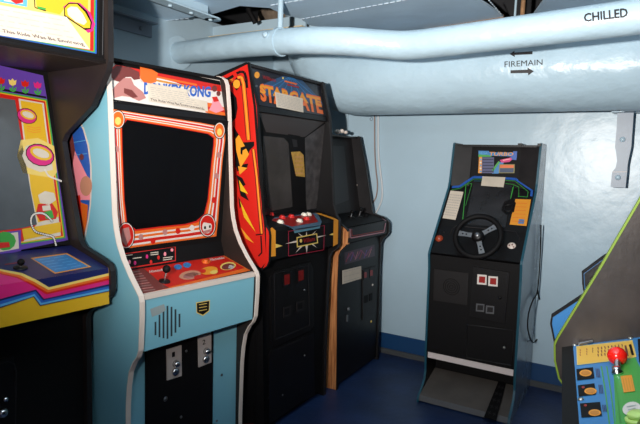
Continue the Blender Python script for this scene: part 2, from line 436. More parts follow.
fm = mb.build('water_main_pipe')
tag(fm, 'large light blue insulated pipe stencilled FIREMAIN with two arrows, below the overhead', 'pipe')
# hanger strap of the big pipe
sp = world_surf((0, 3.262, 0), (0, -1, 0)); mb = MB()
out = [(617.5, 109), (634, 109), (632.5, 130), (631.3, 147), (628.5, 160), (627.6, 165), (627.2, 171.5), (625.5, 187.7), (610.6, 187), (612, 172), (615.5, 168), (617, 161), (616, 152), (615, 147), (616.5, 130)]
mb.slab([sp(x, y) for x, y in out], (0, .03, 0), steelm, mat('strap_edge', S(70, 66, 66), .6))
line(mb, sp, [(612.5, 172), (626.8, 171.8)], .7, WHITE, 1)
q = sp(618, 177.5); mb.box((q.x-.02, q.y+.03, q.z-.02), (q.x+.02, YB, q.z+.02), steelm)
pb = mb.build('pipe_bracket', bevel=.002); tag(pb, 'grey steel hanging strap bolted to the back wall under the big pipe, at right', 'bracket')
for x, y in ((622.5, 139.5), (618, 177.5)):
    mb = MB(); mb.lathe(sp(x, y, 0), (0, -1, 0), [(.014, 0), (.014, .006), (.009, .011)], wallm, 12); mb.build('bolt', pb)
mb = MB(); mb.tube([(-.10, FY, FZ), (-.02, FY, FZ)], FR+.006, pipem, 48); mb.box((-.15, 3.20, 1.62), (.02, 3.30, 1.66), pipem); mb.build('pipe_cuff', fm)

# ---------------------------------------------------------------- wall conduits
sw = world_surf((0, YB-.012, 0), (0, -1, 0))
def wp(pts, l=0): return [sw(x, y, l) for x, y in pts]
mb = MB(); mb.tube(spline(wp([(374.6, 112), (374.8, 150), (376, 170), (377.5, 185), (376, 197), (372.5, 203)])), .0045, mat('brown_wire', S(150, 128, 120), .6), 8)
o = mb.build('wall_cable'); tag(o, 'thin brown cable hanging down the back wall beside the white cable', 'cable')
mb = MB(); mb.tube(spline(wp([(378.2, 112), (378.4, 150), (380, 168), (382, 185), (382, 198), (378.5, 208), (374.5, 214), (371, 213)])), .007, mat('white_wire', S(206, 208, 210), .5), 8)
o = mb.build('wall_cable'); tag(o, 'thick white cable curving down the back wall behind the small black cabinet', 'cable')
mb = MB(); mb.box(wp([(369.5, 207)])[0]-Vector((.012, .02, .02)), wp([(369.5, 207)])[0]+Vector((.02, .008, .03)), CREAM)
o = mb.build('wall_socket', bevel=.003); tag(o, 'small cream plug fitting on the wall where the two hanging cables end', 'socket')
mb = MB(); mb.torus(wp([(371.3, 119)])[0], (0, 1, 0), .010, .0025, steelm, 16, 6); o = mb.build('wall_hook'); tag(o, 'tiny ring hook on the wall just under the big pipe', 'hook')
mb = MB()
t = MB(); t.tube(spline([sw(348, 112), sw(348.5, 140), sw(349, 180), sw(350, 260)]), .003, wallm, 6); o = t.build('wall_cable'); tag(o, 'thin blue-painted cable on the back wall just left of the ring hook', 'cable')

# ================================================================ CABINET D : pale blue cabinet
D = Cab('arcade_cabinet', -1.5730, 1.3405, 82.6, 'pale blue upright arcade cabinet with cream edge trim, black screen and red striped bezel', k=.93, ulim=(.019, .603), vmin=-.70)
DW = .622; TK = .018
profD = [(-.26, 1.708), (-.235, 1.705), (-.205, 1.69), (-.193, 1.665), (-.188, 1.63), (-.178, 1.55), (-.166, 1.32), (-.153, 1.10), (-.143, 1.045), (-.125, .99), (-.092, .933), (-.042, .872), (.002, .827), (.018, .81), (.025, .79), (.024, .72), (.016, .605), (.002, .575), (-.022, .550), (-.048, .505), (-.062, .44), (-.070, .36), (-.077, .1), (-.077, D.floor)]
side_panel(D, profD, -.70, 0, TK, SKY, CREAM, m_in=BROWN, sgn=1)
side_panel(D, profD, -.70, DW-TK, DW, SKY, CREAM, m_in=BROWN, sgn=-1)
body = MB(); i0, i1 = TK, DW-TK
# art on outer left side
sd = D.side(0, -1); mb = MB()
art(mb, sd, [(40, 110), (78, 117), (84, 128), (89, 145), (91.5, 165), (92, 185), (91, 205), (89, 220), (85, 240), (40, 240)], CREAM, 1)
art(mb, sd, [(40, 112), (77, 119), (83, 130), (87.5, 146), (90, 165), (90.3, 185), (89.5, 205), (87.5, 220), (83.5, 240), (40, 240)], BLUE, 2)
for y in (128, 141, 153): line(mb, sd, [(60, y+4), (84+(y-128)*.13, y-2+(y-128)*.1)], .6, LBLUE, 3)
art(mb, sd, [(66, 150), (72, 145), (90, 182), (90, 200), (70, 200)], PINK, 3)
art(mb, sd, [(64, 130), (72, 132), (75, 150), (71, 175), (64, 180)], MAROON, 4)
disc(mb, sd, 86, 186, 6, 10, TAN, 4); disc(mb, sd, 81.5, 157, 2.2, 3.2, MAROON, 4)
art(mb, sd, [(60, 195), (88, 205), (87, 222), (83, 240), (60, 240)], ORANGE, 4)
art(mb, sd, [(60, 200), (80, 195), (84, 240), (60, 240)], RED, 5)
mb.build('side_art', D.o)
# marquee
mq = D.pl((-.235, 1.69), (-.195, 1.52))
mb = MB(); face(mb, i0, i1, (-.235, 1.69), (-.197, 1.53), WHITE)
art(mb, mq, [(112, 58), (228, 82.5), (226, 87), (221, 85.3), (115.5, 65)], MATB, 1)
art(mb, mq, [(115.5, 64.6), (222, 85.5), (224, 92), (190, 88), (120, 76), (108, 86), (105, 82), (110, 70)], RED, 1)
for k, (dy, m_) in enumerate(((2.5, ORANGE), (6.0, AMBER), (9.5, WHITE))):
    art(mb, mq, [(140, 70+dy), (197, 81.5+dy), (197, 83.4+dy), (140, 72+dy)], m_, 2)
art(mb, mq, [(108, 78), (150, 76), (175, 82), (190, 88), (226, 93), (230, 117), (108, 99)], WHITE, 2)
art(mb, mq, [(140, 66.8), (152, 69.5), (158, 73), (156, 82), (146, 85), (140, 78)], ORANGE, 3)
art(mb, mq, [(110, 71), (117, 66), (129, 67), (139, 72), (140, 79), (134, 80), (131, 77), (126, 77), (120, 82), (113, 80)], MAROON, 4)
art(mb, mq, [(112, 90), (117, 84), (124, 78), (131, 78), (134, 85), (143, 92), (146, 98), (139, 101), (130, 97), (122, 96), (114, 98)], DUSTP, 5)
art(mb, mq, [(124, 88), (132, 90), (138, 97), (133, 98), (124, 93)], MAROON, 6)
text(mb, mq, 'DONKEY KONG', [(144, 82), (211, 86.5), (210.5, 97.5), (144, 94.5)], BLUE, 4, .04)
for x, y, r in ((214.5, 88.6, 3.2), (218.5, 93.5, 2.6)): disc(mb, mq, x, y, r*.8, r, MAROON, 4)
art(mb, mq, [(198, 101), (212, 103.2), (229.5, 108), (229.7, 117), (206, 112.5)], ORANGE, 4)
art(mb, mq, [(206, 106), (229, 111), (229, 113), (206, 108.5)], RED, 5)
art(mb, mq, [(213, 98), (219, 101), (224, 110), (216, 113), (209, 110), (212, 104)], PINK, 6)
art(mb, mq, [(212, 97), (217, 96.5), (219, 101), (214, 102)], RED, 7)
line(mb, mq, [(109.5, 99.6), (229.7, 117)], 1.6, MATB, 4)
art(mb, mq, [(105, 100), (230, 117), (230, 121.5), (105, 104.5)], MATB, 4)
mb.build('marquee', D.o)
mb = MB(); face(mb, i0, i1, (-.197, 1.53), (-.180, 1.50), BLK); mb.box(C(i0, -.30, 1.69), C(i1, -.235, 1.705), BLK)
mb.box(C(i0, -.70, 1.69), C(i1, -.22, 1.70), MATB); mb.box(C(i0, -.70, D.floor+.01), C(i1, -.685, 1.69), MATB); mb.build('top_board', D.o)
paper(mq, [(147, 84.5), (188, 91), (207.8, 111.5), (148.8, 100.8)], 'white paper note on the header of the pale blue cabinet', 'notes taped on the cabinets', 7, [('This Ride Was Be Environmental', .03, .97, .80, .95)], seed=2, outline=[(147, 83), (186.5, 89.5), (189, 97.5), (207, 101.5), (207.8, 111.5), (148.8, 100.8)])
# header lettering that overlaps the note is printed on the header: nothing more
# bezel
bz0, bz1 = (-.172, 1.50), (-.215, .93)
bz = D.pl(bz0, bz1)
mb = MB(); face(mb, i0, i1, bz0, bz1, MATB)
outer = [(112, 108), (140, 112.5), (170, 117), (200, 121.5), (219, 125), (226.5, 129), (226.5, 140), (223.8, 160), (222.3, 180), (220.8, 200), (219.5, 222), (218.5, 238), (190, 241.5), (160, 245.5), (119.5, 251.5), (118.5, 240), (115.5, 200), (113, 150), (111.5, 125)]
inner = [(127, 120), (140, 122), (170, 127), (200, 132.5), (208, 134), (213.5, 138), (213.3, 145), (211.5, 160), (209.5, 180), (207.5, 200), (204, 214), (196, 221), (185, 224), (160, 226.5), (136, 229.5), (127, 222), (124.5, 200), (122.5, 150), (122, 127)]
frame(mb, bz, outer, inner, [(0, .10, MATB), (.10, .20, ORANGE), (.20, .30, WHITE), (.30, .46, RED), (.46, .56, WHITE), (.56, .68, ORANGE), (.68, .77, WHITE), (.77, .92, ORANGE), (.92, 1.0, RED)], 1)
for x, y, rx, ry, m_ in ((118, 119.5, 7.2, 9.6, ORANGE), (219.5, 130.5, 6.0, 8.6, ORANGE), (126, 235.5, 9, 13.5, RED), (207.5, 225.5, 8.6, 11.8, RED)):
    disc(mb, bz, x, y, rx, ry, MATB, 2); disc(mb, bz, x, y, rx-.8, ry-.8, WHITE, 3); disc(mb, bz, x, y, rx-1.5, ry-1.7, m_, 4)
for x, y, m_ in ((117, 149, DUSTP), (219, 155, DUSTP), (216.5, 176, DUSTP), (214, 200, RED), (141, 237, DUSTP), (165, 232, DUSTP), (192, 228, WHITE), (178, 231, RED), (153, 241, RED), (114.5, 182, MAROON)):
    disc(mb, bz, x, y, 2.6, 3.2, m_, 3, 7)
disc(mb, bz, 118, 121, 3, 4, GOLD, 5); disc(mb, bz, 219.5, 132, 2.4, 3.6, GOLD, 5)
art(mb, bz, [(122, 229), (129, 227), (131, 238), (126, 246), (121, 240)], DUSTP, 5)
disc(mb, bz, 207, 227, 4.8, 6.5, WHITE, 5); art(mb, bz, [(202, 222), (206, 216), (212, 219), (213, 224)], RED, 6); art(mb, bz, [(203, 231), (211, 229), (210, 232), (204, 234)], DUSTP, 6); art(mb, bz, [(204, 226.5), (206, 226), (206, 229), (204, 229)], MATB, 6); art(mb, bz, [(209, 225.5), (210.6, 225), (210.8, 227.6), (209, 228)], MATB, 6)
mb.build('bezel', D.o)
mb = MB(); vs = [bz(x, y, .0006) for x, y in inner]; mb.add(vs, [tuple(range(len(vs)))[::-1]], GLOSSB); mb.build('screen', D.o)
# riser with instruction card
mb = MB(); face(mb, i0, i1, (-.215, .93), (-.19, .862), MATB); rs = D.pl((-.215, .93), (-.19, .862))
art(mb, rs, [(121, 253.8), (175.6, 246), (175.9, 261), (121, 270)], RED, 1); art(mb, rs, [(121.5, 254.8), (174.8, 247), (175, 260), (121.5, 268.6)], MATB, 2)
for i, (x, y) in enumerate(((129.5, 262), (147, 256.5), (158.5, 257.5), (165, 254), (135, 263), (151, 262))):
    disc(mb, rs, x, y, 1.3, 2.2, (PINK, MAG, RED)[i % 3], 3, 8)
for x, y, w in ((122.5, 256, 10), (132.5, 258.5, 9), (150.5, 253, 8), (150.5, 255, 8), (163, 258, 10), (163, 260, 9)): line(mb, rs, [(x, y), (x+w, y-w*.13)], .8, PAPER, 3)
disc(mb, rs, 172, 250, 1.4, 1.6, PINK, 3)
mb.build('instruction_card', D.o)
# control panel
cpA, cpB = (-.19, .862), (.0, .812)
cp = D.pl(cpA, cpB); mb = MB(); face(mb, i0, i1, cpA, cpB, MATB)
art(mb, cp, [(123.5, 271), (222.5, 254.5), (250.5, 270.5), (141.5, 295)], ORANGE, 1)
art(mb, cp, [(124.5, 271), (222, 255.3), (244.5, 268), (167, 287.5), (160, 284), (135, 291)], RED, 2)
art(mb, cp, [(124.5, 271.5), (144, 268.5), (161, 283), (169, 287.7), (141, 294), (134, 286)], MAROON, 3)
for k in range(9):
    y = 273+2.3*k; line(mb, cp, [(128+k*1.5, y), (140+k*1.9, y-2)], .9, DUSTP if k % 2 else mat('dust_grey', S(140, 110, 104), .5), 4)
text(mb, cp, 'Nintendo', [(149, 270.5), (164, 268), (165, 270.3), (150, 273)], WHITE, 4)
text(mb, cp, 'Nintendo', [(209.5, 258.5), (223.5, 256.2), (225, 258.6), (211, 261)], WHITE, 4)
for x, y in ((178, 267), (187, 265)): disc(mb, cp, x, y, 4.2, 2.8, MBLUE, 4, 10)
disc(mb, cp, 206, 261.5, 4.6, 2.8, ORANGE, 4, 8)
for (x, y, rx, ry, m_) in ((190, 275, 11, 4.5, TAN), (191, 275.5, 8, 3, DUSTP), (209, 270.5, 9, 4, AMBER), (214, 272, 4, 2, GOLD), (228, 266, 8, 4, GOLD), (228, 266.5, 6.5, 3, MAROON), (231, 267, 3, 2, WHITE), (203, 271, 3, 2, RED), (198, 277, 4, 2, RED)):
    disc(mb, cp, x, y, rx, ry, m_, 5 if rx > 7 else 6, 16, rot=-.15)
mb.build('control_panel', D.o)
joystick(D, cp, 164.5, 281.5, MATB, .055, .016)
button(D, cp, 205.5, 262.5, .011, ORANGE)
# control box front
mb = MB(); face(mb, i0, i1, (.012, .806), (.004, .590), SKY, .015)
fb = D.pl((.012, .806), (.004, .590))
face(mb, i0, i1, (.017, .812), (.016, .792), CREAM, .02)
mb.box(C(i0, -.19, .80), C(i1, .0, .812), MATB)
mb.box(C(i0, -.10, .585), C(i1, .0, .597), MATB); mb.build('control_box', D.o)
mb = MB()
for k, (y0, y1) in enumerate(((322, 335), (315, 337), (308, 338), (306, 338.5), (307, 336), (309.5, 332.5), (314, 327))):
    x = 155.5+k*4.0; art(mb, fb, [(x-.9, y0), (x+.9, y0-.4), (x+.9, y1), (x-.9, y1+.4)], mat('grille_dark', S(48, 60, 66), .6), 1.5)
mb.build('speaker_grille', D.o)
mb = MB(); sm_ = mat('scuffed_label', S(150, 160, 160), .4)
art(mb, fb, [(150, 309), (164, 304), (166, 310), (160, 314), (152, 317)], sm_, 3)
mb.build('torn_sticker', D.o)
mb = MB(); art(mb, fb, [(196, 302.5), (210, 300), (209.5, 311), (203, 316), (196.5, 313)], GOLD, 1); art(mb, fb, [(196.8, 303.3), (209.3, 301), (208.8, 310.4), (203, 314.8), (197.2, 312.3)], MATB, 2)
for y in (304, 307, 310): line(mb, fb, [(199, y+.8), (207, y-.6)], .7, GOLD, 3)
mb.build('maker_badge', D.o)
# lower front
mb = MB(); LV = -.100
bl = D.pl((LV, .58), (LV-.001, .0))
face(mb, i0, i1, (LV, .585), (LV, D.floor+.02), SKY, .015); 
art(mb, bl, [(244, 321), (252, 318), (249, 424), (240.5, 424)], MATB, 1)  # black strip painted for the shadowed gap beside the right panel
mb.build('lower_front', D.o)
mb = MB(); face(mb, .102, .452, (LV+.012, .577), (LV+.012, .04), MATB, .012); dp = D.pl((LV+.012, .577), (LV+.012, .04))
door = mb.build('coin_door', D.o, bevel=.003)
for x, y, t_ in ((173.5, 362.5, '1'), (204.0, 350.0, '2')):
    mb = MB(); q = [(x-7.4, y-13), (x+7.2, y-17.5), (x+7.4, y+13), (x-7, y+17.5)] if t_ == '1' else [(x-6.4, y-14), (x+6.4, y-17.6), (x+6.6, y+12), (x-6, y+17)]
    q = [dp(*p) for p in q]; mb.slab(q, dp.n*.006, mat('mech_plate', S(176, 164, 158), .4))
    text(mb, dp, t_, [(x-1.5, y-10), (x+1.5, y-11), (x+1.5, y-6), (x-1.5, y-5)], MATB, 13)
    pt = dp(x+2, y+1, .006); mb.lathe(pt, dp.n, [(.016, 0), (.014, .012), (.009, .02)], CHROME, 16)
    pt = dp(x+1.5, y+9, .006); mb.lathe(pt, dp.n, [(.017, 0), (.017, .008), (.011, .012)], CHROME, 16)
    mb.build('coin_mechanism', door)
for x, y in ((165.5, 399), (186.3, 351), (221.5, 375), (181, 417), (216.5, 421)):
    mb = MB(); mb.lathe(dp(x, y, 0), dp.n, [(.006 if y != 399 else .011, 0), (.005, .003)], STEEL, 12); mb.build('lock' if y == 399 else 'screw', door)

rebase(D)
# ================================================================ CABINET DD : leftmost
E_ = Matrix.Translation((-1.5504, 1.3383, 0)) @ Matrix.Rotation(radians(84.65), 4, 'Z')
o_ = E_ @ Vector((-.675, 0, 0))
G = Cab('arcade_cabinet', o_.x, o_.y, 84.65, 'leftmost upright arcade cabinet, black with tulip border and magenta striped control panel', k=.93, ulim=(.019, .636), vmin=-.85)
GW = .655; g0, g1 = .018, GW-.018
profG = [(-.124, 1.94), (-.124, 1.664), (-.135, 1.635), (-.237, 1.51), (-.425, 1.408), (-.45, 1.375), (-.415, 1.24), (-.373, 1.096), (-.337, .985), (-.31, .962), (-.175, .930), (-.135, .915), (-.122, .895), (-.122, .82), (-.135, .797), (-.28, .71), (-.294, .68), (-.294, G.floor)]
side_panel(G, profG, -.85, 0, .018, BLK, CHAR, m_in=BROWN, sgn=1)
side_panel(G, profG, -.85, GW-.018, GW, BLK, CHAR, m_in=BROWN, sgn=-1)
mb = MB(); face(mb, g0, g1, (-.15, 1.94), (-.15, 1.665), MATB)
gm = G.pl((-.15, 1.94), (-.15, 1.665))
art(mb, gm, [(-110, -60), (97.5, -60), (96.5, 53.8), (-110, 16)], BLUE, 1)
art(mb, gm, [(-110, -60), (96.2, -60), (95, 52.5), (-110, 14.5)], GREEN, 2)
art(mb, gm, [(-110, -60), (94.8, -60), (93.5, 51.3), (-110, 13)], RED, 3)
art(mb, gm, [(-110, -60), (91, -60), (90, 49), (-110, 11)], GOLD, 4)
art(mb, gm, [(0, -20), (28, -20), (27, 7), (0, 2)], LBLUE, 5); art(mb, gm, [(4, -20), (24, -20), (23, 4), (4, 1)], PAPER, 6); art(mb, gm, [(10, -3), (23, -3), (23, 2.5), (16, 4), (11, .5)], RED, 7)
art(mb, gm, [(33.5, -20), (88, -20), (88, 12), (66, 6), (60, 14.5), (37, 9)], YEL, 5); line(mb, gm, [(34, -10), (34.5, 0), (35, 7.5), (46, 11)], 1, MATB, 6)
art(mb, gm, [(37, 6), (46, 8), (45.5, 10), (38, 8.8)], GREEN, 7)
art(mb, gm, [(63, 7), (70, 2), (80, 3), (90, 12), (95, 24), (93, 31), (88, 33)], MAG, 6)
art(mb, gm, [(64, 8), (68, 3), (78, 3), (87, 11), (92, 22), (91, 29), (85, 30), (64, 16)], MATB, 7)
art(mb, gm, [(65, 8), (69, 4), (77, 4), (85, 12), (90.5, 22), (90, 28), (84, 28), (65, 15)], YEL, 8)
art(mb, gm, [(67, 9), (71, 6.5), (77, 7), (83, 14), (87, 22), (84, 25), (76, 22), (68, 15)], PAPER, 9)
line(mb, gm, [(99, -10), (98.5, 56)], .7, CHAR, 3); line(mb, gm, [(103.5, -10), (102.5, 55)], .8, STEEL, 3)
mb.build('marquee', G.o)
paper(gm, [(-45, -3), (66.5, 17), (90, 49.8), (-45, 28)], 'white paper note on the header of the leftmost cabinet', 'notes taped on the cabinets', 5, [('This Ride Was Be Environg', .36, .98, .78, .93)], seed=5)
mb = MB(); face(mb, g0, g1, (-.14, 1.672), (-.14, 1.656), BLK, .02); mb.box(C(g0, -.57, 1.655), C(g1, -.14, 1.665), BROWN)
mb.box(C(g0, -.85, 1.925), C(g1, -.13, 1.94), BLK); mb.box(C(g0, -.85, G.floor+.02), C(g1, -.84, 1.94), MATB); mb.build('header_box', G.o)
gb = G.pl((-.555, 1.66), (-.40, .965)); mb = MB(); face(mb, g0, g1, (-.555, 1.66), (-.40, .965), MATB)
def A(pts, m_, l): art(mb, gb, pts, m_, l)
A([(-120, 37), (43, 75.5), (47, 99), (68, 240), (-100, 275), (-115, 50)], PURP, 1)
A([(-120, 66), (46, 96.5), (46.5, 98.5), (-120, 69)], MATB, 2)
A([(-120, 69.5), (47, 99.5), (51.5, 130), (65.5, 238), (-100, 262)], GREEN, 2)
A([(-120, 71), (46, 100.7), (50, 130), (64, 237), (-100, 260)], YEL, 3)
A([(-120, 72), (45.2, 101.5), (49, 130), (63, 236), (-100, 258)], RED, 4)
A([(18.5, 98.5), (43.8, 103), (47, 130), (61, 235.5), (23, 242), (36, 225), (30, 190)], PAPER, 5)
A([(20.5, 100.5), (42, 104), (45.5, 130), (59, 216.5), (38, 222.5), (31, 190)], YEL, 6)
A([(22, 229), (60.5, 222), (61, 232), (24, 240)], YEL, 6)
for x, c_ in ((-11, YEL), (1, RED), (12.5, GOLD), (25, RED), (37.5, MAG)):
    y = 79.5+x*.12; A([(x-4, y-2), (x-1.8, y-.5), (x, y-2.6), (x+2, y-.2), (x+4, y-1), (x+3.4, y+3.5), (x, y+5), (x-3.2, y+3)], c_, 3)
    line(mb, gb, [(x, y+4), (x+.7, y+11)], 1.1, GREEN, 3); A([(x+.8, y+11), (x+2, y+7), (x+4.2, y+6), (x+3, y+10)], GREEN, 3); A([(x+.2, y+11), (x-2.6, y+9.5), (x-3.4, y+6.5), (x-1, y+7)], GREEN, 3)
# badge shaped decorations
for (x, y, s) in ((29, 116, .8), (42, 155, 1.15)):
    if s > 1: A([(17, 156), (21, 140), (38, 138), (54, 146), (57, 172), (53, 178), (40, 176), (23, 173)], GOLD, 7); A([(22, 156), (26, 146), (38, 143), (50, 149), (53, 170), (40, 172), (27, 167)], PAPER, 8)
    disc(mb, gb, x-2, y, 13*s, 9.5*s, MATB, 9, 14, rot=.35); disc(mb, gb, x-2, y, 12.2*s, 8.7*s, MAG, 10, 14, rot=.35)
    disc(mb, gb, x-1, y-1.5*s, 10*s, 5.6*s, YEL, 11, 14, rot=.35); disc(mb, gb, x-1, y-1.5*s, 7.6*s, 3.6*s, PAPER, 12, 14, rot=.35)
for k in range(3): line(mb, gb, [(27, 126+k*2.3), (34, 128+k*2.3), (41, 127+k*2.3)], .9, AMBER, 8)
# small figure stand-in: stacked blocks
A([(38, 195), (45, 191), (54, 193), (56, 200), (49, 205), (40, 203)], PAPER, 8); A([(38, 204), (52, 203), (58, 212), (56, 219), (40, 221), (36, 214)], RED, 8); A([(44, 212), (52, 210), (54, 218), (46, 219)], GREEN, 9); A([(42, 206), (50, 205), (51, 210), (43, 211)], PAPER, 9)
P_ = [(31, 220), (30, 212), (38, 206), (48, 206), (51, 212)]; 
hose = spline([Vector((x, y, 0)) for x, y in ((52, 221), (46, 215), (40, 213), (33, 215), (31, 222), (35, 231), (45, 234.5), (53, 237), (56, 245))], 10)
for i, p in enumerate(hose): disc(mb, gb, p.x, p.y, 1.4, 1.4, MATB, 10, 6); disc(mb, gb, p.x, p.y, 1.0, 1.0, WHITE, 11, 6) if i % 2 == 0 else None
hose2 = spline([Vector((x, y, 0)) for x, y in ((45, 170), (49, 176), (56, 179), (61, 181))], 5)
for i, p in enumerate(hose2): disc(mb, gb, p.x, p.y, 1.0, 1.0, WHITE, 11, 6)
A([(-10, 234), (21, 230), (21, 251), (-10, 257)], PURP, 7); A([(-10, 236), (18, 232), (19, 248.5), (-10, 254)], PAPER, 8); disc(mb, gb, 5, 241, 11, 9.5, GREEN, 9, 11); A([(-4, 243), (9, 242), (10, 247), (-4, 249)], RED, 10)
A([(-10, 255.5), (23.5, 251.5), (23.5, 254.5), (-10, 259)], AMBER, 8)
mb.build('bezel', G.o)
mb = MB(); q = [gb(x, y, .0035) for x, y in [(-110, 80), (15, 100), (20, 130), (30.5, 190), (37, 224.5), (22, 228), (-100, 243)]]; mb.add(q, [tuple(range(len(q)))[::-1]], CRT); mb.build('screen', G.o)
# control panel: sloped top and front band
gt = G.pl((-.40, .96), (-.137, .905)); gf = G.pl((-.135, .905), (-.135, .767)); mb = MB()
face(mb, g0, g1, (-.40, .96), (-.137, .905), NAVY); face(mb, g0, g1, (-.135, .905), (-.135, .767), YEL, .01); face(mb, g0, g1, (-.135, .767), (-.31, .712), MATB, .01)
e0 = G.M @ C(g0, -.135, .905); e1 = G.M @ C(g1, -.135, .905)
def toPx(p):
    v = p-EYE; z = v.dot(CF); return (320+CAM['f']*v.dot(CR)/z, 212-CAM['f']*v.dot(CU)/z)
E0, E1 = toPx(e0), toPx(e1)
def two(pts, m_, l):
    a = clip(pts, E0, E1, 1); b = clip(pts, E0, E1, -1)
    if len(a) > 2: art(mb, gf, a, m_, l)
    if len(b) > 2: art(mb, gt, b, m_, l)
kx = [(-95, 292), (0, 269), (22, 273), (37, 280), (49, 287.3), (109.5, 273)]
bands = [(GOLD, [(-95, 294), (0, 271), (20, 275), (35, 282.3), (48.5, 290), (109.5, 275.6)]), (ORANGE, [(-95, 296), (0, 273), (18, 277), (34, 284.5), (47.5, 292.5), (109.5, 278)]),
    (RED, [(-95, 297), (0, 274), (17, 278), (33, 286), (46.5, 294.5), (109.5, 280)]), (MAG, [(-95, 325), (0, 299), (36, 289.5), (44, 299), (109.5, 284)]), (NAVY, [(-95, 327), (0, 301), (35.5, 291.3), (43, 300.5), (109.5, 286)]), (BLUE, [(-95, 331), (0, 304.5), (34.5, 294), (41.5, 303), (109.5, 288.5)]),
    (LBLUE, [(-95, 334), (0, 307), (34, 296.2), (40.5, 305), (109.5, 290.6)]), (NAVY, [(-95, 335), (0, 308), (33.5, 297), (40, 306), (109.5, 291.4)])]
prev = kx
for k, (m_, nx_) in enumerate(bands):
    two(prev+nx_[::-1], m_, 1+k*.5); prev = nx_
two(kx+[(109.5, 255), (-95, 262)], NAVY, .6)
A2 = lambda pts, m_, l: art(mb, gt, pts, m_, l)
A2([(30.5, 258), (67, 253), (91.5, 266.8), (55, 273.8)], AMBER, 2); A2([(33, 258.7), (66.3, 254.2), (88.5, 266.4), (55.5, 272.5)], MBLUE, 3)
for k in range(5): line(mb, gt, [(38+k*4.2, 260+k*2.3), (50+k*4.2, 258.2+k*2.3)], .5, LBLUE, 4); line(mb, gt, [(54+k*4.2, 258+k*2.3), (64+k*4.2, 256.2+k*2.3)], .5, LBLUE, 4)
line(mb, gt, [(5, 264.5), (22, 262)], .8, DRED, 3)
mb.build('control_panel', G.o)
joystick(G, gt, 20.5, 268, MATB, .022, .012)
mb = MB(); face(mb, g0, g1, (-.32, .715), (-.32, G.floor+.02), MATB, .015); gd = G.pl((-.32, .715), (-.32, .02)); mb.build('front_panel', G.o)
mb = MB()
pth = [(0, 363.5), (8, 361), (14, 364), (16, 372), (15, 424)]
mb.tube([gd(x, y, .004) for x, y in pth], .003, CHAR, 8)
face(mb, .12, .37, (-.314, .60), (-.314, .10), BLK, .006); dd = mb.build('coin_door', G.o)
mb = MB(); mb.lathe(gd(3, 413, .006), gd.n, [(.018, 0), (.018, .006), (.010, .014)], CHROME, 16); mb.build('coin_lock', dd)
mb = MB(); mb.lathe(gd(5, 399, .006), gd.n, [(.010, 0), (.008, .012)], CHROME, 12); mb.build('coin_lock', dd)

rebase(G)
# ================================================================ CABINET S : red sided
S_ = Cab('arcade_cabinet', -1.408, 1.9292, 89.2, 'black upright arcade cabinet with bright red sides and orange lettered header', ulim=(.010, .627), vmin=-.80)
SW = .647; s0, s1 = .009, SW-.019
profS = [(-.123, 1.752), (-.12, 1.75), (-.070, 1.56), (-.048, 1.33), (-.030, 1.09), (-.008, 1.03), (.008, 1.01), (.012, .99), (.012, .875), (0, .85), (-.03, .83), (-.045, .80), (-.05, .70), (-.055, .3), (-.055, 0)]
side_panel(S_, profS, -.80, 0, .009, RED, BLK, m_in=BLK, sgn=1, bw=1.55)
side_panel(S_, profS, -.80, SW-.019, SW, BLK, CHAR, m_in=BLK, sgn=-1, bw=1.55)
ss = S_.side(0, -1); mb = MB()
def A(pts, m_, l): art(mb, ss, pts, m_, l)
A([(214, 76), (246, 62), (249.5, 63), (256, 106), (266, 228), (266, 262), (262, 270), (264, 424), (180, 424), (180, 90)], MATB, 1)
A([(205, 92), (216, 79.5), (247.3, 64.2), (253.5, 106), (259, 180), (264.3, 228), (266.5, 262), (261, 268), (254, 263), (230, 250), (205, 250)], RED, 2)
A([(224, 79.5), (233, 74.5), (234, 77), (226, 82)], MATB, 3)
line(mb, ss, [(236.5, 73.5), (241, 71.5), (244.5, 72.5), (246.3, 79), (247, 88)], 2.6, MATB, 3)
for w_, m_ in ((3.4, MATB), (2.6, ORANGE), (1.2, AMBER)): line(mb, ss, [(228.5, 81.5), (233, 79.5)], w_, m_, 5 if m_ is MATB else 6)
for w_, m_, l in ((4.8, MATB, 4), (3.4, ORANGE, 5), (1.2, AMBER, 6)): line(mb, ss, [(237.5, 77.5), (241.5, 77), (243.5, 84), (245.6, 106), (248.5, 140)], w_, m_, l)
A([(229, 90), (233, 93), (236.5, 98), (237.6, 108), (236, 118), (229, 125)], MATB, 4)
disc(mb, ss, 236.6, 84, 5.2, 6.6, MATB, 6, 4); disc(mb, ss, 236.6, 84, 3.5, 4.4, AMBER, 8)
K2 = lambda x, y: (210+x/2.357, 100+y/2.357)
def KA(m_, l, *a): A([K2(*p) for p in a], m_, l)
KA(MATB, 5, (55, 60), (78, 100), (104, 98), (104, 108), (94, 118), (90, 128), (60, 160))
KA(AMBER, 7, (60, 92), (68, 82), (92, 128), (72, 160), (62, 120)); KA(MATB, 8, (72, 112), (84, 108), (86, 114), (77, 119), (76, 130), (72, 126))
KA(MATB, 5, (60, 148), (72, 152), (90, 150), (86, 164), (64, 168)); KA(AMBER, 6, (66, 156), (88, 160), (70, 176))
KA(MATB, 5, (62, 176), (76, 184), (84, 200), (76, 204), (92, 238), (72, 226)); KA(YEL, 6, (68, 188), (90, 222), (72, 214))
KA(YEL, 6, (70, 236), (108, 312), (80, 276)); KA(AMBER, 6, (72, 300), (104, 338), (84, 326)); KA(MATB, 5, (66, 226), (76, 246), (70, 256))
for w_, m_, l in ((3.6, MATB, 3), (2.2, ORANGE, 4), (.9, AMBER, 5)): line(mb, ss, [K2(102, 116), K2(110, 180), K2(116, 250), K2(122, 316)], w_, m_, l)
line(mb, ss, [K2(108, 318), K2(124, 316)], 1.2, MATB, 5)
line(mb, ss, [K2(120, 320), K2(122, 360), K2(114, 368)], 1.4, MATB, 5)
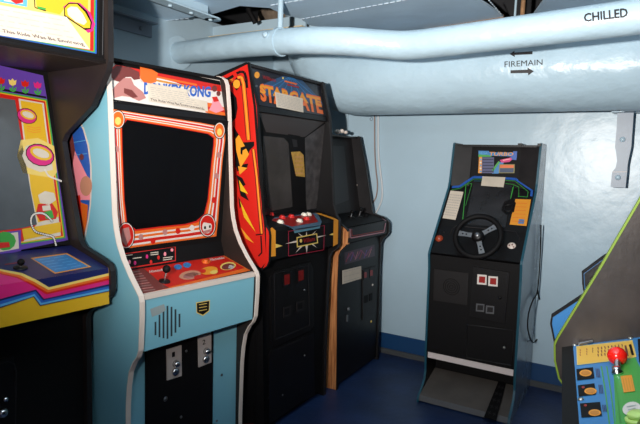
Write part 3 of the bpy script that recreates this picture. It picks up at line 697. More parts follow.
mb.build('side_art', S_.o)
# marquee
sm = S_.pl((-.135, 1.745), (-.088, 1.562)); mb = MB(); face(mb, s0, s1, (-.135, 1.745), (-.088, 1.562), MATB)
art(mb, sm, [(251, 66), (325.5, 87.5), (328.5, 116.5), (259, 105)], mat('header_grey', S(30, 30, 38), .3), 1)
art(mb, sm, [(287, 74), (300, 78), (321, 100), (323, 105), (262, 95), (259, 86)], mat('header_blue', S(44, 74, 108), .4), 2)
for k in range(7): line(mb, sm, [(291, 76), (262+k*10, 92+k*1.8)], .5, MBLUE, 3)
text(mb, sm, 'STARGATE', [(259.3, 83), (320.5, 96.5), (323.5, 114.5), (260.8, 101)], ORANGE, 4, .045)
text(mb, sm, 'STARGATE', [(259.3, 84.5), (320.5, 98), (322, 106.5), (260, 93)], AMBER, 5, .045)
text(mb, sm, 'Williams', [(262.5, 75), (275.5, 78.5), (276, 82), (263, 79)], DRED, 4)
line(mb, sm, [(284.5, 81), (297, 84.3)], 1.6, ORANGE, 4); line(mb, sm, [(287, 84.5), (299, 87.5)], 1.4, DRED, 4)
disc(mb, sm, 257, 75, 2.6, 3.3, AMBER, 4); disc(mb, sm, 283, 78, .8, 1.2, GOLD, 4); disc(mb, sm, 256.5, 86, 1.2, 1.2, STEEL, 4)
for x, y in ((322, 92), (324, 97)): disc(mb, sm, x, y, .5, .5, CREAM, 4, 8)
mb.build('marquee', S_.o)
mb = MB(); face(mb, s0, s1, (-.085, 1.565), (-.078, 1.54), BLK); mb.slab([C(s0, -.125, 1.751), C(s1, -.125, 1.751), C(s1, -.80, 1.549), C(s0, -.80, 1.549)], (0, 0, -.012), CHAR); mb.box(C(s0, -.80, .02), C(s1, -.79, 1.535), MATB)
mb.box(C(s0, -.33, 1.535), C(s1, -.09, 1.545), BROWN); mb.build('header_box', S_.o)
paper(sm, [(275, 92), (302.5, 98.5), (303.3, 112.5), (276.5, 107)], 'white paper note over the orange lettered header of the red sided cabinet', 'notes taped on the cabinets', 8, seed=8)
# glass front with reflections painted on it, and screen
sg = S_.pl((-.095, 1.535), (-.135, 1.055)); mb = MB(); face(mb, s0, s1, (-.095, 1.535), (-.135, 1.055), DIMGL, .012)
art(mb, sg, [(258.5, 111), (327, 122), (305.5, 136.5), (303, 137), (266, 132)], mat('soffit_reflection', S(50, 42, 40), .3), 1)  # header soffit mirrored in the glass, painted as a brown patch
art(mb, sg, [(258.5, 120), (262, 111.5), (266, 132), (303, 137), (325, 122), (332, 160), (335, 206), (272, 218)], MATB, .5)
art(mb, sg, [(305, 138), (326, 124), (334, 200), (334, 206), (306, 210)], mat('grey_reflection', S(66, 62, 62), .5, var=.45, vscale=25), 2)  # mottled grey reflection of the room, painted on the glass
art(mb, sg, [(288, 134), (300, 136), (307, 212), (293, 213)], MATB, 3)  # dark column of the reflected room, painted black
art(mb, sg, [(291, 152), (300, 151.5), (303.5, 155), (305, 177), (296, 176)], mat('old_label', S(178, 136, 60), .6, var=.2, vscale=60), 4)
for k in range(5): line(mb, sg, [(295, 157+k*4), (303, 157+k*4)], .6, TAN, 5)
art(mb, sg, [(292, 139), (297, 140), (297.5, 147), (293.5, 147)], CHAR, 4)
mb.build('glass_front', S_.o)
mb = MB(); q = [sg(x, y, .001) for x, y in [(263, 136), (284, 138), (290, 145), (295, 190), (296, 206), (272, 211), (268, 205), (263, 150)]]; mb.add(q, [tuple(range(len(q)))[::-1]], CRT2); mb.build('screen', S_.o)  # tube patch whose grey also stands in for the reflected wall
# control panel
ct = S_.pl((-.135, 1.055), (.002, 1.02)); cf = S_.pl((.010, 1.008), (.012, .875)); mb = MB()
face(mb, s0, s1, (-.135, 1.055), (.002, 1.02), MATB); face(mb, s0, s1, (.002, 1.02), (.010, 1.005), MATB); face(mb, s0, s1, (.010, 1.005), (.012, .875), MATB)
mb.box(C(s0, -.10, .872), C(s1, .0, .88), MATB)
def F(pts, m_, l): art(mb, cf, pts, m_, l)
def T(pts, m_, l): art(mb, ct, pts, m_, l)
K = lambda x, y: (260+x/7.53, 200+y/7.53)
def KK(*a): return [K(*p) for p in a]
F(KK((68, 215), (90, 205), (118, 230), (118, 422), (68, 430)), AMBER, 1)
F(KK((555, 150), (590, 150), (586, 330), (550, 350)), AMBER, 1); T(KK((415, 95), (450, 98), (560, 135), (588, 150), (560, 150), (440, 108)), AMBER, 1)
T(KK((110, 130), (430, 95), (465, 160), (455, 190), (250, 220), (215, 200), (90, 150)), mat('grey_blue', S(70, 96, 116), .5), 1)
T(KK((90, 155), (100, 140), (400, 105), (440, 165), (240, 200)), DRED, 2)
F(KK((250, 218), (455, 185), (450, 212), (260, 250)), mat('slate', S(90, 140, 160), .5), 1)
line(mb, cf, KK((215, 236), (485, 192), (480, 375), (215, 422), (215, 236)), .5, mat('thin_red', S(170, 30, 60), .5), 1)
for a, b, w_ in (((190, 330), (500, 265), 26), ((350, 235), (352, 400), 26), ((285, 248), (430, 360), 20), ((425, 228), (265, 400), 20)):
    (x0, y0), (x1, y1) = K(*a), K(*b); cx_, cy_ = (x0+x1)/2, (y0+y1)/2; L = hypot(x1-x0, y1-y0); nx, ny = -(y1-y0)/L*w_/15, (x1-x0)/L*w_/15
    F([(x0, y0), (cx_+nx, cy_+ny), (x1, y1), (cx_-nx, cy_-ny)], CREAM, 2)
F(KK((275, 280), (430, 250), (438, 325), (278, 358)), GOLD, 4); F(KK((283, 287), (423, 259), (430, 318), (285, 347)), MATB, 5)
text(mb, cf, 'Williams', KK((325, 292), (412, 275), (415, 305), (328, 325)), DRED, 6); disc(mb, cf, *K(308, 307), 1.3, 1.9, GOLD, 6)
F(KK((118, 330), (170, 345), (118, 362)), GOLD, 2); F(KK((520, 262), (552, 248), (552, 265)), GOLD, 2)
cpn = mb.build('control_panel', S_.o)
rb, wb = mat('button_red', S(200, 40, 36), .35), mat('button_white', S(226, 216, 200), .35)
for x, y, m_ in ((168, 135, rb), (236, 128, rb), (153, 170, wb), (297, 162, wb), (333, 115, wb), (366, 112, wb), (350, 145, rb), (80, 110, rb)):
    p = K(x, y); button(S_, ct, p[0], p[1], .013, m_)
# lower front with coin door
mb = MB(); face(mb, s0, s1, (-.05, .872), (-.075, .02), MATB, .015); mb.build('front_panel', S_.o)
lf = S_.pl((-.05, .872), (-.075, .02)); mb = MB()
q = [lf(x, y, 0) for x, y in [(273, 271), (309, 261.5), (312, 268), (313, 325), (309, 330), (274, 346), (270, 340), (269, 278)]]; mb.slab(q, lf.n*.008, BLK)
for pts in ([(274, 274), (308, 265), (309.5, 325), (275, 340), (274, 274)],): mb.tube([lf(x, y, .008) for x, y in pts], .0022, CHAR, 6)
door = mb.build('coin_door', S_.o, bevel=.002)
slotr = mat('slot_red', S(120, 22, 20), .3, var=.2, vscale=40)
for x, y in ((287, 279.5), (301, 275.5)):
    mb = MB(); q = [lf(a, b, .008) for a, b in [(x-4, y-6), (x+4, y-8), (x+4.2, y+6), (x-3.8, y+8)]]; mb.slab(q, lf.n*.004, BLK); art(mb, lf, [(x-2.6, y-4.4), (x+2.6, y-5.8), (x+2.8, y+4.2), (x-2.4, y+5.8)], slotr, 26); mb.build('coin_slot', door)
for x, y in ((287, 311.5), (300, 306)):
    mb = MB(); q = [lf(a, b, .008) for a, b in [(x-3.8, y-4), (x+3.8, y-6), (x+3.9, y+4), (x-3.7, y+6)]]; mb.slab(q, lf.n*.003, CHAR); art(mb, lf, [(x-2.4, y-2.4), (x+2.4, y-3.8), (x+2.5, y+2.4), (x-2.3, y+3.8)], MATB, 23); mb.build('coin_return', door)
mb = MB(); mb.lathe(lf(304, 290, .008), lf.n, [(.006, 0), (.005, .005)], CHROME, 12); mb.build('lock', door)
mb = MB(); q = [lf(x, y, 0) for x, y in [(270, 350), (313, 332), (314, 395), (300, 402), (268, 424), (268, 356)]]; mb.slab(q, lf.n*.006, BLK)
for x, y in ((304.5, 355.5), (282.5, 395), (290, 384), (268, 398), (301, 390)): mb.lathe(lf(x, y, .006), lf.n, [(.0055, 0), (.004, .003)], STEEL if x > 304 or 282 < x < 283 else CHAR, 8)
mb.tube([lf(x, y, .006) for x, y in ((272, 352), (308, 336))], .0015, CHAR, 6)
mb.build('access_door', S_.o, bevel=.002)

# ================================================================ CABINET R : small black, wood side
R_ = Cab('arcade_cabinet', -1.3843, 2.6654, 90.5, 'small black arcade cabinet with wood grain side in the corner behind the red sided one', ulim=(.019, .583), vmin=-.70)
RW = .602; r0, r1 = .018, RW-.018
profR = [(-.248, 1.495), (-.238, 1.49), (-.19, 1.306), (-.126, .995), (-.118, .985), (-.045, .968), (-.012, .945), (-.003, .93), (-.003, .872), (-.012, .855), (-.046, .82), (-.057, .79), (-.059, .61), (-.045, 0)]
side_panel(R_, profR, -.70, 0, .018, WOOD, BLK, m_in=MATB, sgn=1)
side_panel(R_, profR, -.70, RW-.018, RW, CHAR, BLK, m_in=CHAR, sgn=-1)
mb = MB(); face(mb, r0, r1, (-.298, 1.485), (-.215, 1.0), CHAR); rb_ = R_.pl((-.298, 1.485), (-.215, 1.0))
mb.box(C(r0, -.70, 1.48), C(r1, -.25, 1.49), BLK); mb.box(C(r0, -.70, .02), C(r1, -.69, 1.48), MATB)
mb.build('hood_panel', R_.o)
mb = MB(); q = [rb_(x, y, .001) for x, y in [(318, 146), (344, 146), (349, 200), (322, 210)]]; mb.add(q, [(3, 2, 1, 0)], mat('dull_tube', S(34, 33, 34), .5)); mb.build('screen', R_.o)
mb = MB(); mb.lathe(rb_(357, 185, .001), rb_.n, [(.004, 0), (.003, .003)], CREAM, 8); mb.build('screw', R_.o)
rt = R_.pl((-.215, 1.0), (-.02, .955)); rf = R_.pl((-.008, .945), (-.006, .868)); mb = MB()
face(mb, r0, r1, (-.215, 1.0), (-.02, .955), MATB); face(mb, r0, r1, (-.012, .95), (-.006, .868), BLK); mb.box(C(r0, -.12, .86), C(r1, -.01, .87), MATB)
pk = mat('dusty_pink_line', S(190, 130, 140), .5)
line(mb, rt, [(383, 217.5), (386, 221)], .9, pk, 1)
line(mb, rf, [(350, 229), (350.8, 238), (384, 232), (385.6, 223)], 1.0, pk, 1); line(mb, rf, [(351.5, 229), (352.2, 236), (383, 230.5)], .6, DRED, 1)
mb.build('control_panel', R_.o)
joystick(R_, rt, 359, 216.5, MATB, .05, .013); joystick(R_, rt, 351, 217, MATB, .035, .012); button(R_, rt, 366, 216.5, .01, MATB)
mb = MB(); face(mb, r0, r1, (-.062, .86), (-.055, .02), BLK, .015); rl = R_.pl((-.062, .86), (-.055, .02))
mb.build('front_panel', R_.o)
mb = MB(); q = [(344.5, 252.5), (374.5, 244.5), (374.8, 256), (344.8, 264.5)]
art(mb, rl, q, mat('dim_plum', S(56, 34, 50), .4), 1)
line(mb, rl, [(347, 259), (352, 252), (356, 259), (361, 250), (366, 256), (372, 247)], 1.2, mat('plum_line', S(120, 50, 90), .4), 2)
for k in range(6): line(mb, rl, [(346+k*4.5, 262-k), (349+k*4.5, 253-k*.8)], .6, (DRED, PURP, DUSTP)[k % 3], 2)
mb.build('printed_strip', R_.o)
mb = MB(); q = [rl(x, y, 0) for x, y in [(362, 270), (375.5, 265.5), (375.5, 312), (362, 320)]]; mb.slab(q, rl.n*.006, CHAR)
door = mb.build('coin_door', R_.o, bevel=.002)
for (x, y) in ((365.5, 275), (371.5, 273)):
    mb = MB(); mb.slab([rl(a, b, .006) for a, b in [(x-2, y-4), (x+2, y-5), (x+2, y+4), (x-2, y+5)]], rl.n*.003, BLK); art(mb, rl, [(x-1.2, y-2.5), (x+1.2, y-3), (x+1.2, y+2.5), (x-1.2, y+3)], DRED, 19); mb.build('coin_slot', door)
for (x, y) in ((366, 299), (370.5, 297)):
    mb = MB(); mb.slab([rl(a, b, .006) for a, b in [(x-1.5, y-3), (x+1.5, y-4), (x+1.5, y+3), (x-1.5, y+4)]], rl.n*.003, MATB); mb.build('coin_return', door)
mb = MB(); mb.lathe(rl(372.3, 284.8, .006), rl.n, [(.007, 0), (.006, .006)], CREAM, 12); mb.build('lock', door)
mb = MB(); mb.lathe(rl(371, 321.5, 0), rl.n, [(.008, 0), (.006, .005)], GOLD, 12); mb.build('lock', R_.o)
mb = MB(); mb.lathe(rl(348, 309, 0), rl.n, [(.012, 0), (.012, .006), (.006, .01)], STEEL, 12); mb.box(rl(346.6, 318)-Vector((.008, .008, .02)), rl(346.6, 318)+Vector((.006, 0, .02)), STEEL); mb.build('latch', R_.o)
paper(rl, [(342.3, 270.5), (361, 266), (361.3, 278.5), (342.3, 284.3)], 'white paper note on the front of the small wood sided cabinet', 'notes taped on the cabinets', 3, seed=11)
mb = MB(); face(mb, -.004, .0175, (.001, .935), (-.001, .862), WOOD, .05); mb.build('wood_end_block', R_.o)
# crumpled white rag clipped on the corner
mb = MB(); c0 = R_.M @ C(.33, -.25, 1.491); pts = []
for i in range(3): mb.ball(c0+Vector((.012*i, .03*i-.03, .018+.006*(i % 2))), .02-.003*i, CREAM, 10, .8)
o = mb.build('crumpled_rag'); tag(o, 'small crumpled cream rag on top of the wood sided cabinet', 'rag')

# ================================================================ CABINET T : driving game
T_ = Cab('driving_arcade_cabinet', -.9799, 2.8593, -.15, 'black driving arcade cabinet with steering wheel and foot pedal against the back wall', ulim=(.015, .483), vmin=-.525)
TW = .498; t0, t1 = .009, TW-.009; TB = -.525
profT = [(-.375, 1.456), (-.36, 1.452), (-.348, 1.40), (-.312, 1.23), (-.296, 1.19), (-.10, .955), (-.006, .845), (.002, .828), (-.004, .80), (-.012, .74), (-.018, .40), (-.020, .27), (-.026, .20), (-.034, .15), (-.02, .10), (.03, .055), (.068, .034), (.074, .015), (.072, 0)]
side_panel(T_, profT, TB, 0, .009, mat('side_grey', S(112, 122, 136), .22, var=.06, vscale=4), TEAL, m_in=BLK, sgn=1)
side_panel(T_, profT, TB, TW-.009, TW, mat('side_grey', S(112, 122, 136), .22), TEAL, m_in=BLK, sgn=-1)
mb = MB()
MH = CHAR
# header: recessed centre with angled wings
mb.slab([C(t0, -.355, 1.445), C(.105, -.395, 1.445), C(.105, -.36, 1.20), C(t0, -.32, 1.20)], (0, .012, 0), MH)
mb.slab([C(t1, -.355, 1.445), C(TW-.115, -.395, 1.445), C(TW-.115, -.36, 1.20), C(t1, -.32, 1.20)][::-1], (0, .012, 0), MH)
face(mb, .105, TW-.115, (-.395, 1.445), (-.375, 1.20), MATB)
mb.box(C(t0, TB, 1.435), C(t1, -.36, 1.447), BLK); mb.box(C(t0, TB, .02), C(t1, TB+.01, 1.44), MATB)
for u in (TW-.125, t1-.012): mb.box(C(u, -.40, 1.44), C(u+.02, -.345, 1.456), BLK)
hd = T_.pl((-.395, 1.445), (-.375, 1.20))
Z = lambda x, y: (450+x/6.4, 140+y/6.4)
def ZZ(*a): return [Z(*p) for p in a]
def A(pts, m_, l): art(mb, hd, pts, m_, l)
for a in (ZZ((60, 55), (155, 62), (135, 215), (30, 275), (60, 55)), ZZ((480, 65), (580, 60), (548, 300), (450, 245), (480, 65))): pass
A(ZZ((178, 66), (432, 68), (420, 225), (172, 215)), MATB, 1)
A(ZZ((182, 68), (250, 70), (250, 78), (410, 80), (395, 105), (182, 98)), MBLUE, 2)
A(ZZ((182, 92), (250, 96), (270, 108), (182, 108)), GREEN, 3)
A(ZZ((405, 72), (430, 72), (425, 128), (380, 125)), BLUE, 3)
A(ZZ((268, 215), (320, 140), (345, 145), (310, 215)), MBLUE, 3); A(ZZ((268, 190), (310, 135), (320, 140), (275, 205)), GREEN, 4)
text(mb, hd, 'TURBO', ZZ((255, 76), (408, 78), (404, 101), (248, 101)), AMBER, 5)
text(mb, hd, 'SEGA', ZZ((188, 76), (240, 78), (240, 92), (188, 92)), LBLUE, 5)
A(ZZ((186, 108), (205, 108), (203, 212), (180, 212)), AMBER, 4); A(ZZ((205, 110), (282, 110), (280, 212), (203, 212)), mat('chart_violet', S(72, 74, 110), .4), 4)
for k in range(5): line(mb, hd, ZZ((208, 125+k*19), (278, 125+k*19)), .5, MATB, 5); disc(mb, hd, *Z(196, 125+k*19), 1, 1, WHITE if k % 2 else LBLUE, 5, 8)
A(ZZ((315, 155), (415, 155), (412, 212), (312, 212)), mat('olive_frame', S(130, 120, 60), .5), 4); A(ZZ((322, 160), (408, 160), (408, 178), (320, 178)), ORANGE, 5); A(ZZ((320, 181), (408, 181), (406, 208), (318, 208)), mat('chart_blue', S(50, 64, 92), .5), 5)
A(ZZ((318, 128), (345, 122), (390, 112), (398, 125), (380, 140), (330, 145)), MAG, 5); A(ZZ((335, 126), (385, 118), (388, 124), (340, 134)), PINK, 6)
mb.build('marquee', T_.o)
# wing outlines
for pts, u_ in ((ZZ((62, 55), (158, 62), (140, 215), (38, 265), (62, 55)), 0), (ZZ((478, 62), (580, 62), (548, 290), (452, 240), (478, 62)), 1)):
    mb = MB(); wn = T_.pl((-.372, 1.445), (-.338, 1.20)); mb.tube([wn(x, y, .016 if 1 else 0) for x, y in pts], .0012, CHAR, 5, closed=False)
# main sloped fascia
fa = T_.pl((-.325, 1.195), (-.145, .975)); wh = T_.pl((-.145, .975), (-.02, .835)); mb = MB()
face(mb, t0, t1, (-.325, 1.195), (-.145, .975), BLK); face(mb, t0, t1, (-.385, 1.20), (-.325, 1.195), MATB)
def A(pts, m_, l): art(mb, fa, pts, m_, l)
def Lz(pts, w_, m_, l): line(mb, fa, ZZ(*pts), w_, m_, l)
Lz([(0, 300), (60, 298), (150, 238), (215, 238)], 2.2, BLUE, 1); Lz([(10, 318), (65, 310), (152, 250), (210, 250)], .5, GREEN, 2); Lz([(95, 285), (140, 278), (100, 420)], .4, GREEN, 2)
Lz([(152, 262), (205, 262)], .7, TEAL, 2)
Lz([(355, 245), (420, 250), (525, 322), (520, 360)], 2.3, BLUE, 1); Lz([(355, 258), (415, 262), (500, 330), (495, 365), (435, 360)], .5, GREEN, 2); Lz([(405, 285), (440, 300), (440, 365)], .45, GREEN, 2); Lz([(355, 278), (410, 285), (400, 330), (378, 420)], .4, GREEN, 2)
line(mb, fa, [(466, 184), (462.5, 222)], .7, GREEN, 2); line(mb, fa, [(513, 187), (505, 225)], .7, GREEN, 2); line(mb, fa, [(462, 222), (505, 226)], .7, AMBER, 2)
mb.build('fascia', T_.o)
mb = MB(); A(ZZ((150, 275), (400, 290), (355, 560), (98, 540)), DIMGL, 3); mb.build('screen', T_.o)
mb = MB(); Y_ = lambda x, y: (425+x/6.4, 200+y/6.4)
q = [(515.5, 199), (531, 199.5), (526.5, 226), (509.5, 224.5)]; A(q, AMBER, 3)
for k in range(6): line(mb, fa, [(516+(-k*.9), 203+k*3.6), (527-k*.5, 203.5+k*3.6)], .5, ORANGE, 4)
A([(519, 219), (524.5, 219.3), (523.7, 224), (518, 223.6)], mat('label_blue', S(90, 120, 160), .5), 4); mb.build('instruction_sticker', T_.o)
mb = MB(); A([(504, 202), (512, 198), (516, 203), (514, 212), (506, 215), (501, 210)], MATB, 4); mb.torus(fa(508.5, 208, .006), fa.n, .022, .004, BLK, 20, 8); mb.build('ring_handle', T_.o)
paper(fa, [(482.5, 176.5), (505.5, 177.3), (503.5, 187.3), (481, 185.7)], 'small white paper card above the screen of the driving cabinet', 'notes taped on the cabinets', 0, seed=3)
paper(fa, [(448, 190.5), (463.5, 192), (455.5, 220), (441.5, 218)], 'tall narrow paper card left of the screen of the driving cabinet', 'notes taped on the cabinets', 9, seed=4)
# wheel board
mb = MB(); face(mb, t0, t1, (-.145, .975), (-.004, .838), BLK)
Q = lambda x, y: (425+x/6.4, 200+y/6.4)
def QQ(*a): return [Q(*p) for p in a]
mb.tube([wh(x, y, .002) for x, y in QQ((150, 250), (175, 185), (200, 165), (470, 190), (580, 205), (605, 240), (595, 330))], .003, CHAR, 6)
line(mb, wh, QQ((70, 190), (155, 185), (140, 320), (55, 312), (70, 190)), .5, DRED, 1)
mb.build('dashboard', T_.o)
mb = MB(); p = wh(*Q(92, 250), .001); mb.lathe(p, wh.n, [(.024, 0), (.022, .01), (.014, .02), (.005, .024)], mat('lamp_orange', S(150, 60, 36), .35), 16); mb.build('start_button', T_.o)
mb = MB(); mb.lathe(wh(*Q(122, 205), .001), wh.n, [(.008, 0), (.007, .006)], BLK, 12); mb.build('small_knob', T_.o); mb = MB(); mb.lathe(wh(*Q(97, 295), .001), wh.n, [(.008, 0), (.007, .006)], BLK, 12); mb.build('small_knob', T_.o)
mb = MB(); p = wh(*Q(555, 297), .001); mb.lathe(p, wh.n, [(.022, 0), (.022, .006), (.015, .010)], CREAM, 16)
for k in range(5): mb.box(p+Vector((.012*cos(k*1.256)-.003, -.016, .012*sin(k*1.256)-.003)), p+Vector((.012*cos(k*1.256)+.003, -.006, .012*sin(k*1.256)+.003)), MAROON)
mb.build('ignition_dial', T_.o)
mb = MB(); art(mb, wh, QQ((485, 340), (578, 345), (572, 372), (480, 367)), DRED, 1); line(mb, wh, QQ((497, 354), (533, 356)), .8, RED, 2); mb.lathe(wh(*Q(560, 357), .001), wh.n, [(.009, 0), (.008, .006)], RED, 12); mb.build('start_plate', T_.o)
# steering wheel
hubp = wh(*Q(338, 232), .075)
for _ in range(2): pass
ax = (wh.n*.9+Vector((0, -.35, 0))).normalized()
mb = MB(); mb.tube([wh(*Q(345, 262), 0), hubp-ax*.02], .016, CHAR, 12)
wheel = mb.build('steering_column', T_.o)
mb = MB(); mb.torus(hubp, ax, .118, .0145, MATB, 48, 14); sw_ = mb.build('steering_wheel', T_.o)
mb = MB(); ex = Vector((1, 0, 0)); ey = ax.cross(ex).normalized()
if ey.z < 0: ey = -ey
for t in (38, 176, 292):
    t = radians(t); d = ex*cos(t)+ey*sin(t); s_ = ax.cross(d)
    for a0, a1, w0, w1 in ((.02, .055, .014, .012), (.055, .108, .012, .016)):
        P = [hubp+d*a0-s_*w0, hubp+d*a0+s_*w0, hubp+d*a1+s_*w1, hubp+d*a1-s_*w1]; mb.slab([x-ax*.003 for x in P], ax*.006, STEEL)
    for a in (.062, .082): mb.lathe(hubp+d*a+ax*.003, ax, [(.0045, 0), (.0045, .0006)], MATB, 10)
mb.build('spokes', sw_, 'brushed metal wheel spokes')
mb = MB(); mb.lathe(hubp-ax*.02, ax, [(.026, 0), (.034, .022), (.03, .034), (.018, .042)], BLK, 24); mb.lathe(hubp+ax*.021, ax, [(.014, 0), (.012, .004)], STEEL, 16); mb.build('hub', sw_)
# lower front
mb = MB(); face(mb, t0, t1, (-.012, .825), (-.034, .27), MATB, .014); mb.build('front_panel', T_.o)
fr = T_.pl((-.012, .825), (-.034, .27)); V = lambda x, y: (400+x/2.4375, 250+y/2.4375)
def VV(*a): return [V(*p) for p in a]
mb = MB(); mb.slab([fr(*p) for p in VV((84, 46), (168, 56), (165, 134), (82, 122))], fr.n*.006, mat('grille_black', S(28, 25, 25), .5, spec=.3))
pc = fr(*V(125, 90), .006)
for r_ in (.045, .034, .022, .010): mb.torus(pc, fr.n, r_, .002, MATB, 24, 6)
mb.build('speaker_grille', T_.o, bevel=.002)
mb = MB(); mb.slab([fr(*p) for p in VV((180, 40), (268, 54), (256, 178), (170, 160))], fr.n*.010, BLK); door = mb.build('coin_door', T_.o, bevel=.003)
cdp = fr
for (x, y) in ((201, 72), (228, 76)):
    mb = MB(); mb.slab([fr(*V(a, b), .010) for a, b in [(x-12, y-13), (x+11, y-11), (x+10, y+13), (x-13, y+11)]], fr.n*.003, WHITE); art(mb, fr, VV((x-8, y-8), (x+7, y-7), (x+6, y+9), (x-9, y+7)), slotr if 0 else DRED, 27); mb.build('coin_slot', door)
for (x, y) in ((196, 140), (220, 145)):
    mb = MB(); mb.slab([fr(*V(a, b), .010) for a, b in [(x-10, y-10), (x+10, y-8), (x+9, y+11), (x-11, y+9)]], fr.n*.003, STEEL); art(mb, fr, VV((x-7, y-6), (x+7, y-5), (x+6, y+7), (x-8, y+6)), CHAR, 27); mb.build('coin_return', door)
mb = MB(); mb.lathe(fr(*V(243, 116), .010), fr.n, [(.010, 0), (.008, .006)], BLK, 12); mb.build('lock', door)
mb = MB(); mb.tube([fr(*p, .002) for p in VV((163, 182), (278, 196), (272, 282))], .003, BLK, 6); mb.tube([fr(*p, .002) for p in VV((163, 182), (163, 262), (272, 282))], .003, BLK, 6)
mb.lathe(fr(*V(254, 238), 0), fr.n, [(.008, 0), (.006, .005)], SCREW, 12); mb.build('access_door', T_.o)
mb = MB(); mb.slab([fr(*p, 0) for p in ((425.8, 351), (514.8, 370), (514.2, 376), (425.4, 356.4))], fr.n*.006, mat('strip_white', S(214, 200, 196), .4)); mb.build('kick_strip', T_.o)
mb = MB(); face(mb, t0, t1, (-.20, .27), (-.20, .10), MATB); mb.box(C(t0, -.21, .262), C(t1, -.03, .272), MATB); mb.build('kick_recess', T_.o)
mb = MB(); fpA, fpB = (-.19, .115), (.065, .040); face(mb, t0, t1, fpA, fpB, mat('footplate', S(84, 78, 74), .45, var=.15, vscale=10), .006); face(mb, t0, t1, fpB, (.068, .008), mat('foot_edge', S(92, 92, 94), .4)); fp = T_.pl(fpA, fpB)
mb.build('footrest', T_.o)
mb = MB(); ped = [(498.5, 382), (506, 384), (496, 421), (484, 417.5)]
pp = [fp(x, y, .006) for x, y in ped]; mb.slab(pp, fp.n*.006, MATB)
for k in range(5):
    for j in range(2):
        s = .12+.18*k; cx_ = (ped[0][0]*(1-s)+ped[3][0]*s)*(1-(.28+.44*j))+(ped[1][0]*(1-s)+ped[2][0]*s)*(.28+.44*j); cy_ = (ped[0][1]*(1-s)+ped[3][1]*s)*(1-(.28+.44*j))+(ped[1][1]*(1-s)+ped[2][1]*s)*(.28+.44*j)
        for a in (.6, 2.2): line(mb, fp, [(cx_-2*cos(a), cy_-2*sin(a)), (cx_+2*cos(a), cy_+2*sin(a))], .9, CHAR, 25)
mb.build('foot_pedal', T_.o)
for u in (.03, TW-.05):
    mb = MB(); mb.box(C(u, .02, 0), C(u+.02, .045, .012), CREAM); mb.build('foot', T_.o)
# loose cable beside the driving cabinet
sc_ = world_surf((-.462, 0, 0), (1, 0, 0)); mb = MB()
mb.tube(spline([sc_(x, y) for x, y in ((541, 225), (540.5, 250), (537.6, 290), (533, 300), (528.5, 314), (528, 330), (533, 342.5), (540, 334), (543, 318), (541, 304), (538, 293), (538.4, 280))]), .004, MATB, 6)
o = mb.build('power_cable'); tag(o, 'thin black looped cable hanging down the right side of the driving cabinet', 'cable')

# ================================================================ CABINET K : near right
K_ = Cab('arcade_cabinet', -.099, 1.275, -83.4, 'nearest arcade cabinet at the lower right with lime edge trim and a red ball joystick', ulim=(.001, .726), vmin=-.75)
KW = .745; kgrey = mat('worn_grey', S(50, 44, 42), .35, var=.35, vscale=9, bump=.05, bscale=60)
profK = [(-.30, 1.72), (-.28, 1.70), (-.20, 1.52), (-.104, 1.266), (-.041, 1.115), (.031, .952), (.036, .936), (.033, .90), (.022, .862), (-.01, .82), (-.10, .66), (-.105, 0)]
kl = side_panel(K_, profK, -.75, -.011, 0, MBLUE, LIME, m_in=kgrey, sgn=1)
side_panel(K_, profK, -.75, KW-.018, KW, MBLUE, LIME, m_in=kgrey, sgn=-1)
k1 = KW-.018
kp = K_.pl((-.34, 1.047), (.022, .933)); mb = MB(); face(mb, 0, k1, (-.34, 1.047), (.022, .933), MATB); face(mb, 0, k1, (.022, .933), (.010, .84), MATB)
face(mb, 0, k1, (.010, .84), (-.11, .66), BLK)
def A(pts, m_, l): art(mb, kp, pts, m_, l)
B_ = lambda x, y: (540+x/4.08, 320+y/4.08)
def BB(*a): return [B_(*p) for p in a]
A(BB((135, 105), (390, 68), (760, 20), (1000, 500), (1100, 1100), (190, 1100), (160, 424)), MBLUE, 1)
A(BB((398, 78), (760, 20), (760, 400), (450, 250), (404, 170)), MATB, 2)
A(BB((380, 150), (390, 155), (430, 240), (470, 330), (520, 1000), (330, 1000), (300, 195), (320, 185)), GREEN, 2)
A(BB((148, 107), (377, 82), (394, 150), (330, 163), (151, 184)), GOLD, 3)
A(BB((152, 110), (374, 86), (388, 146), (330, 158), (156, 178)), mat('card_gold', S(226, 176, 74), .5), 4)
for k, x in enumerate((163, 190, 214, 236, 250, 264, 278, 292, 306, 320, 334)):
    y0 = 119-(x-163)*.12; ln = (42 if k > 2 else 30) if k != 2 else 22
    for j in range(3): line(mb, kp, BB((x, y0+j*ln/3), (x+2, y0+(j+.72)*ln/3)), 1.0 if k > 2 else .8, (DRED if k < 2 else MAROON), 5)
A(BB((344, 104), (352, 103), (362, 146), (354, 148)), MAROON, 5); A(BB((362, 100), (372, 98), (384, 142), (374, 144)), MATB, 5)
for x in (250, 272, 296): line(mb, kp, BB((x, 188), (x+18, 300), (x+50, 560), (x+110, 1000)), 1.3, GREEN, 2)
for i, (x, y) in enumerate(((148, 200), (154, 266), (163, 340))):
    A(BB((x, y), (x+68, y-8), (x+74, y+38), (x+4, y+46)) if i < 2 else BB((x, y), (x+82, y-6), (x+90, y+50), (x+6, y+58)), MATB, 3)
    cx_, cy_ = B_(x+(38, 52, 60)[i], y+(16, 24, 38)[i]); disc(mb, kp, cx_, cy_, 6.2, 3.4, AMBER, 4); disc(mb, kp, cx_, cy_, 4.6, 2.2, mat('ochre', S(190, 120, 40), .5), 5)
    if i: disc(mb, kp, *B_(x+22, y+8), 1.6, 1.2, DRED, 4)
    for j in range(3): line(mb, kp, BB((x+80+j*6+i*6, y+(-2 if i < 2 else 6)), (x+84+j*6+i*6, y+34)), .8, NAVY, 3)
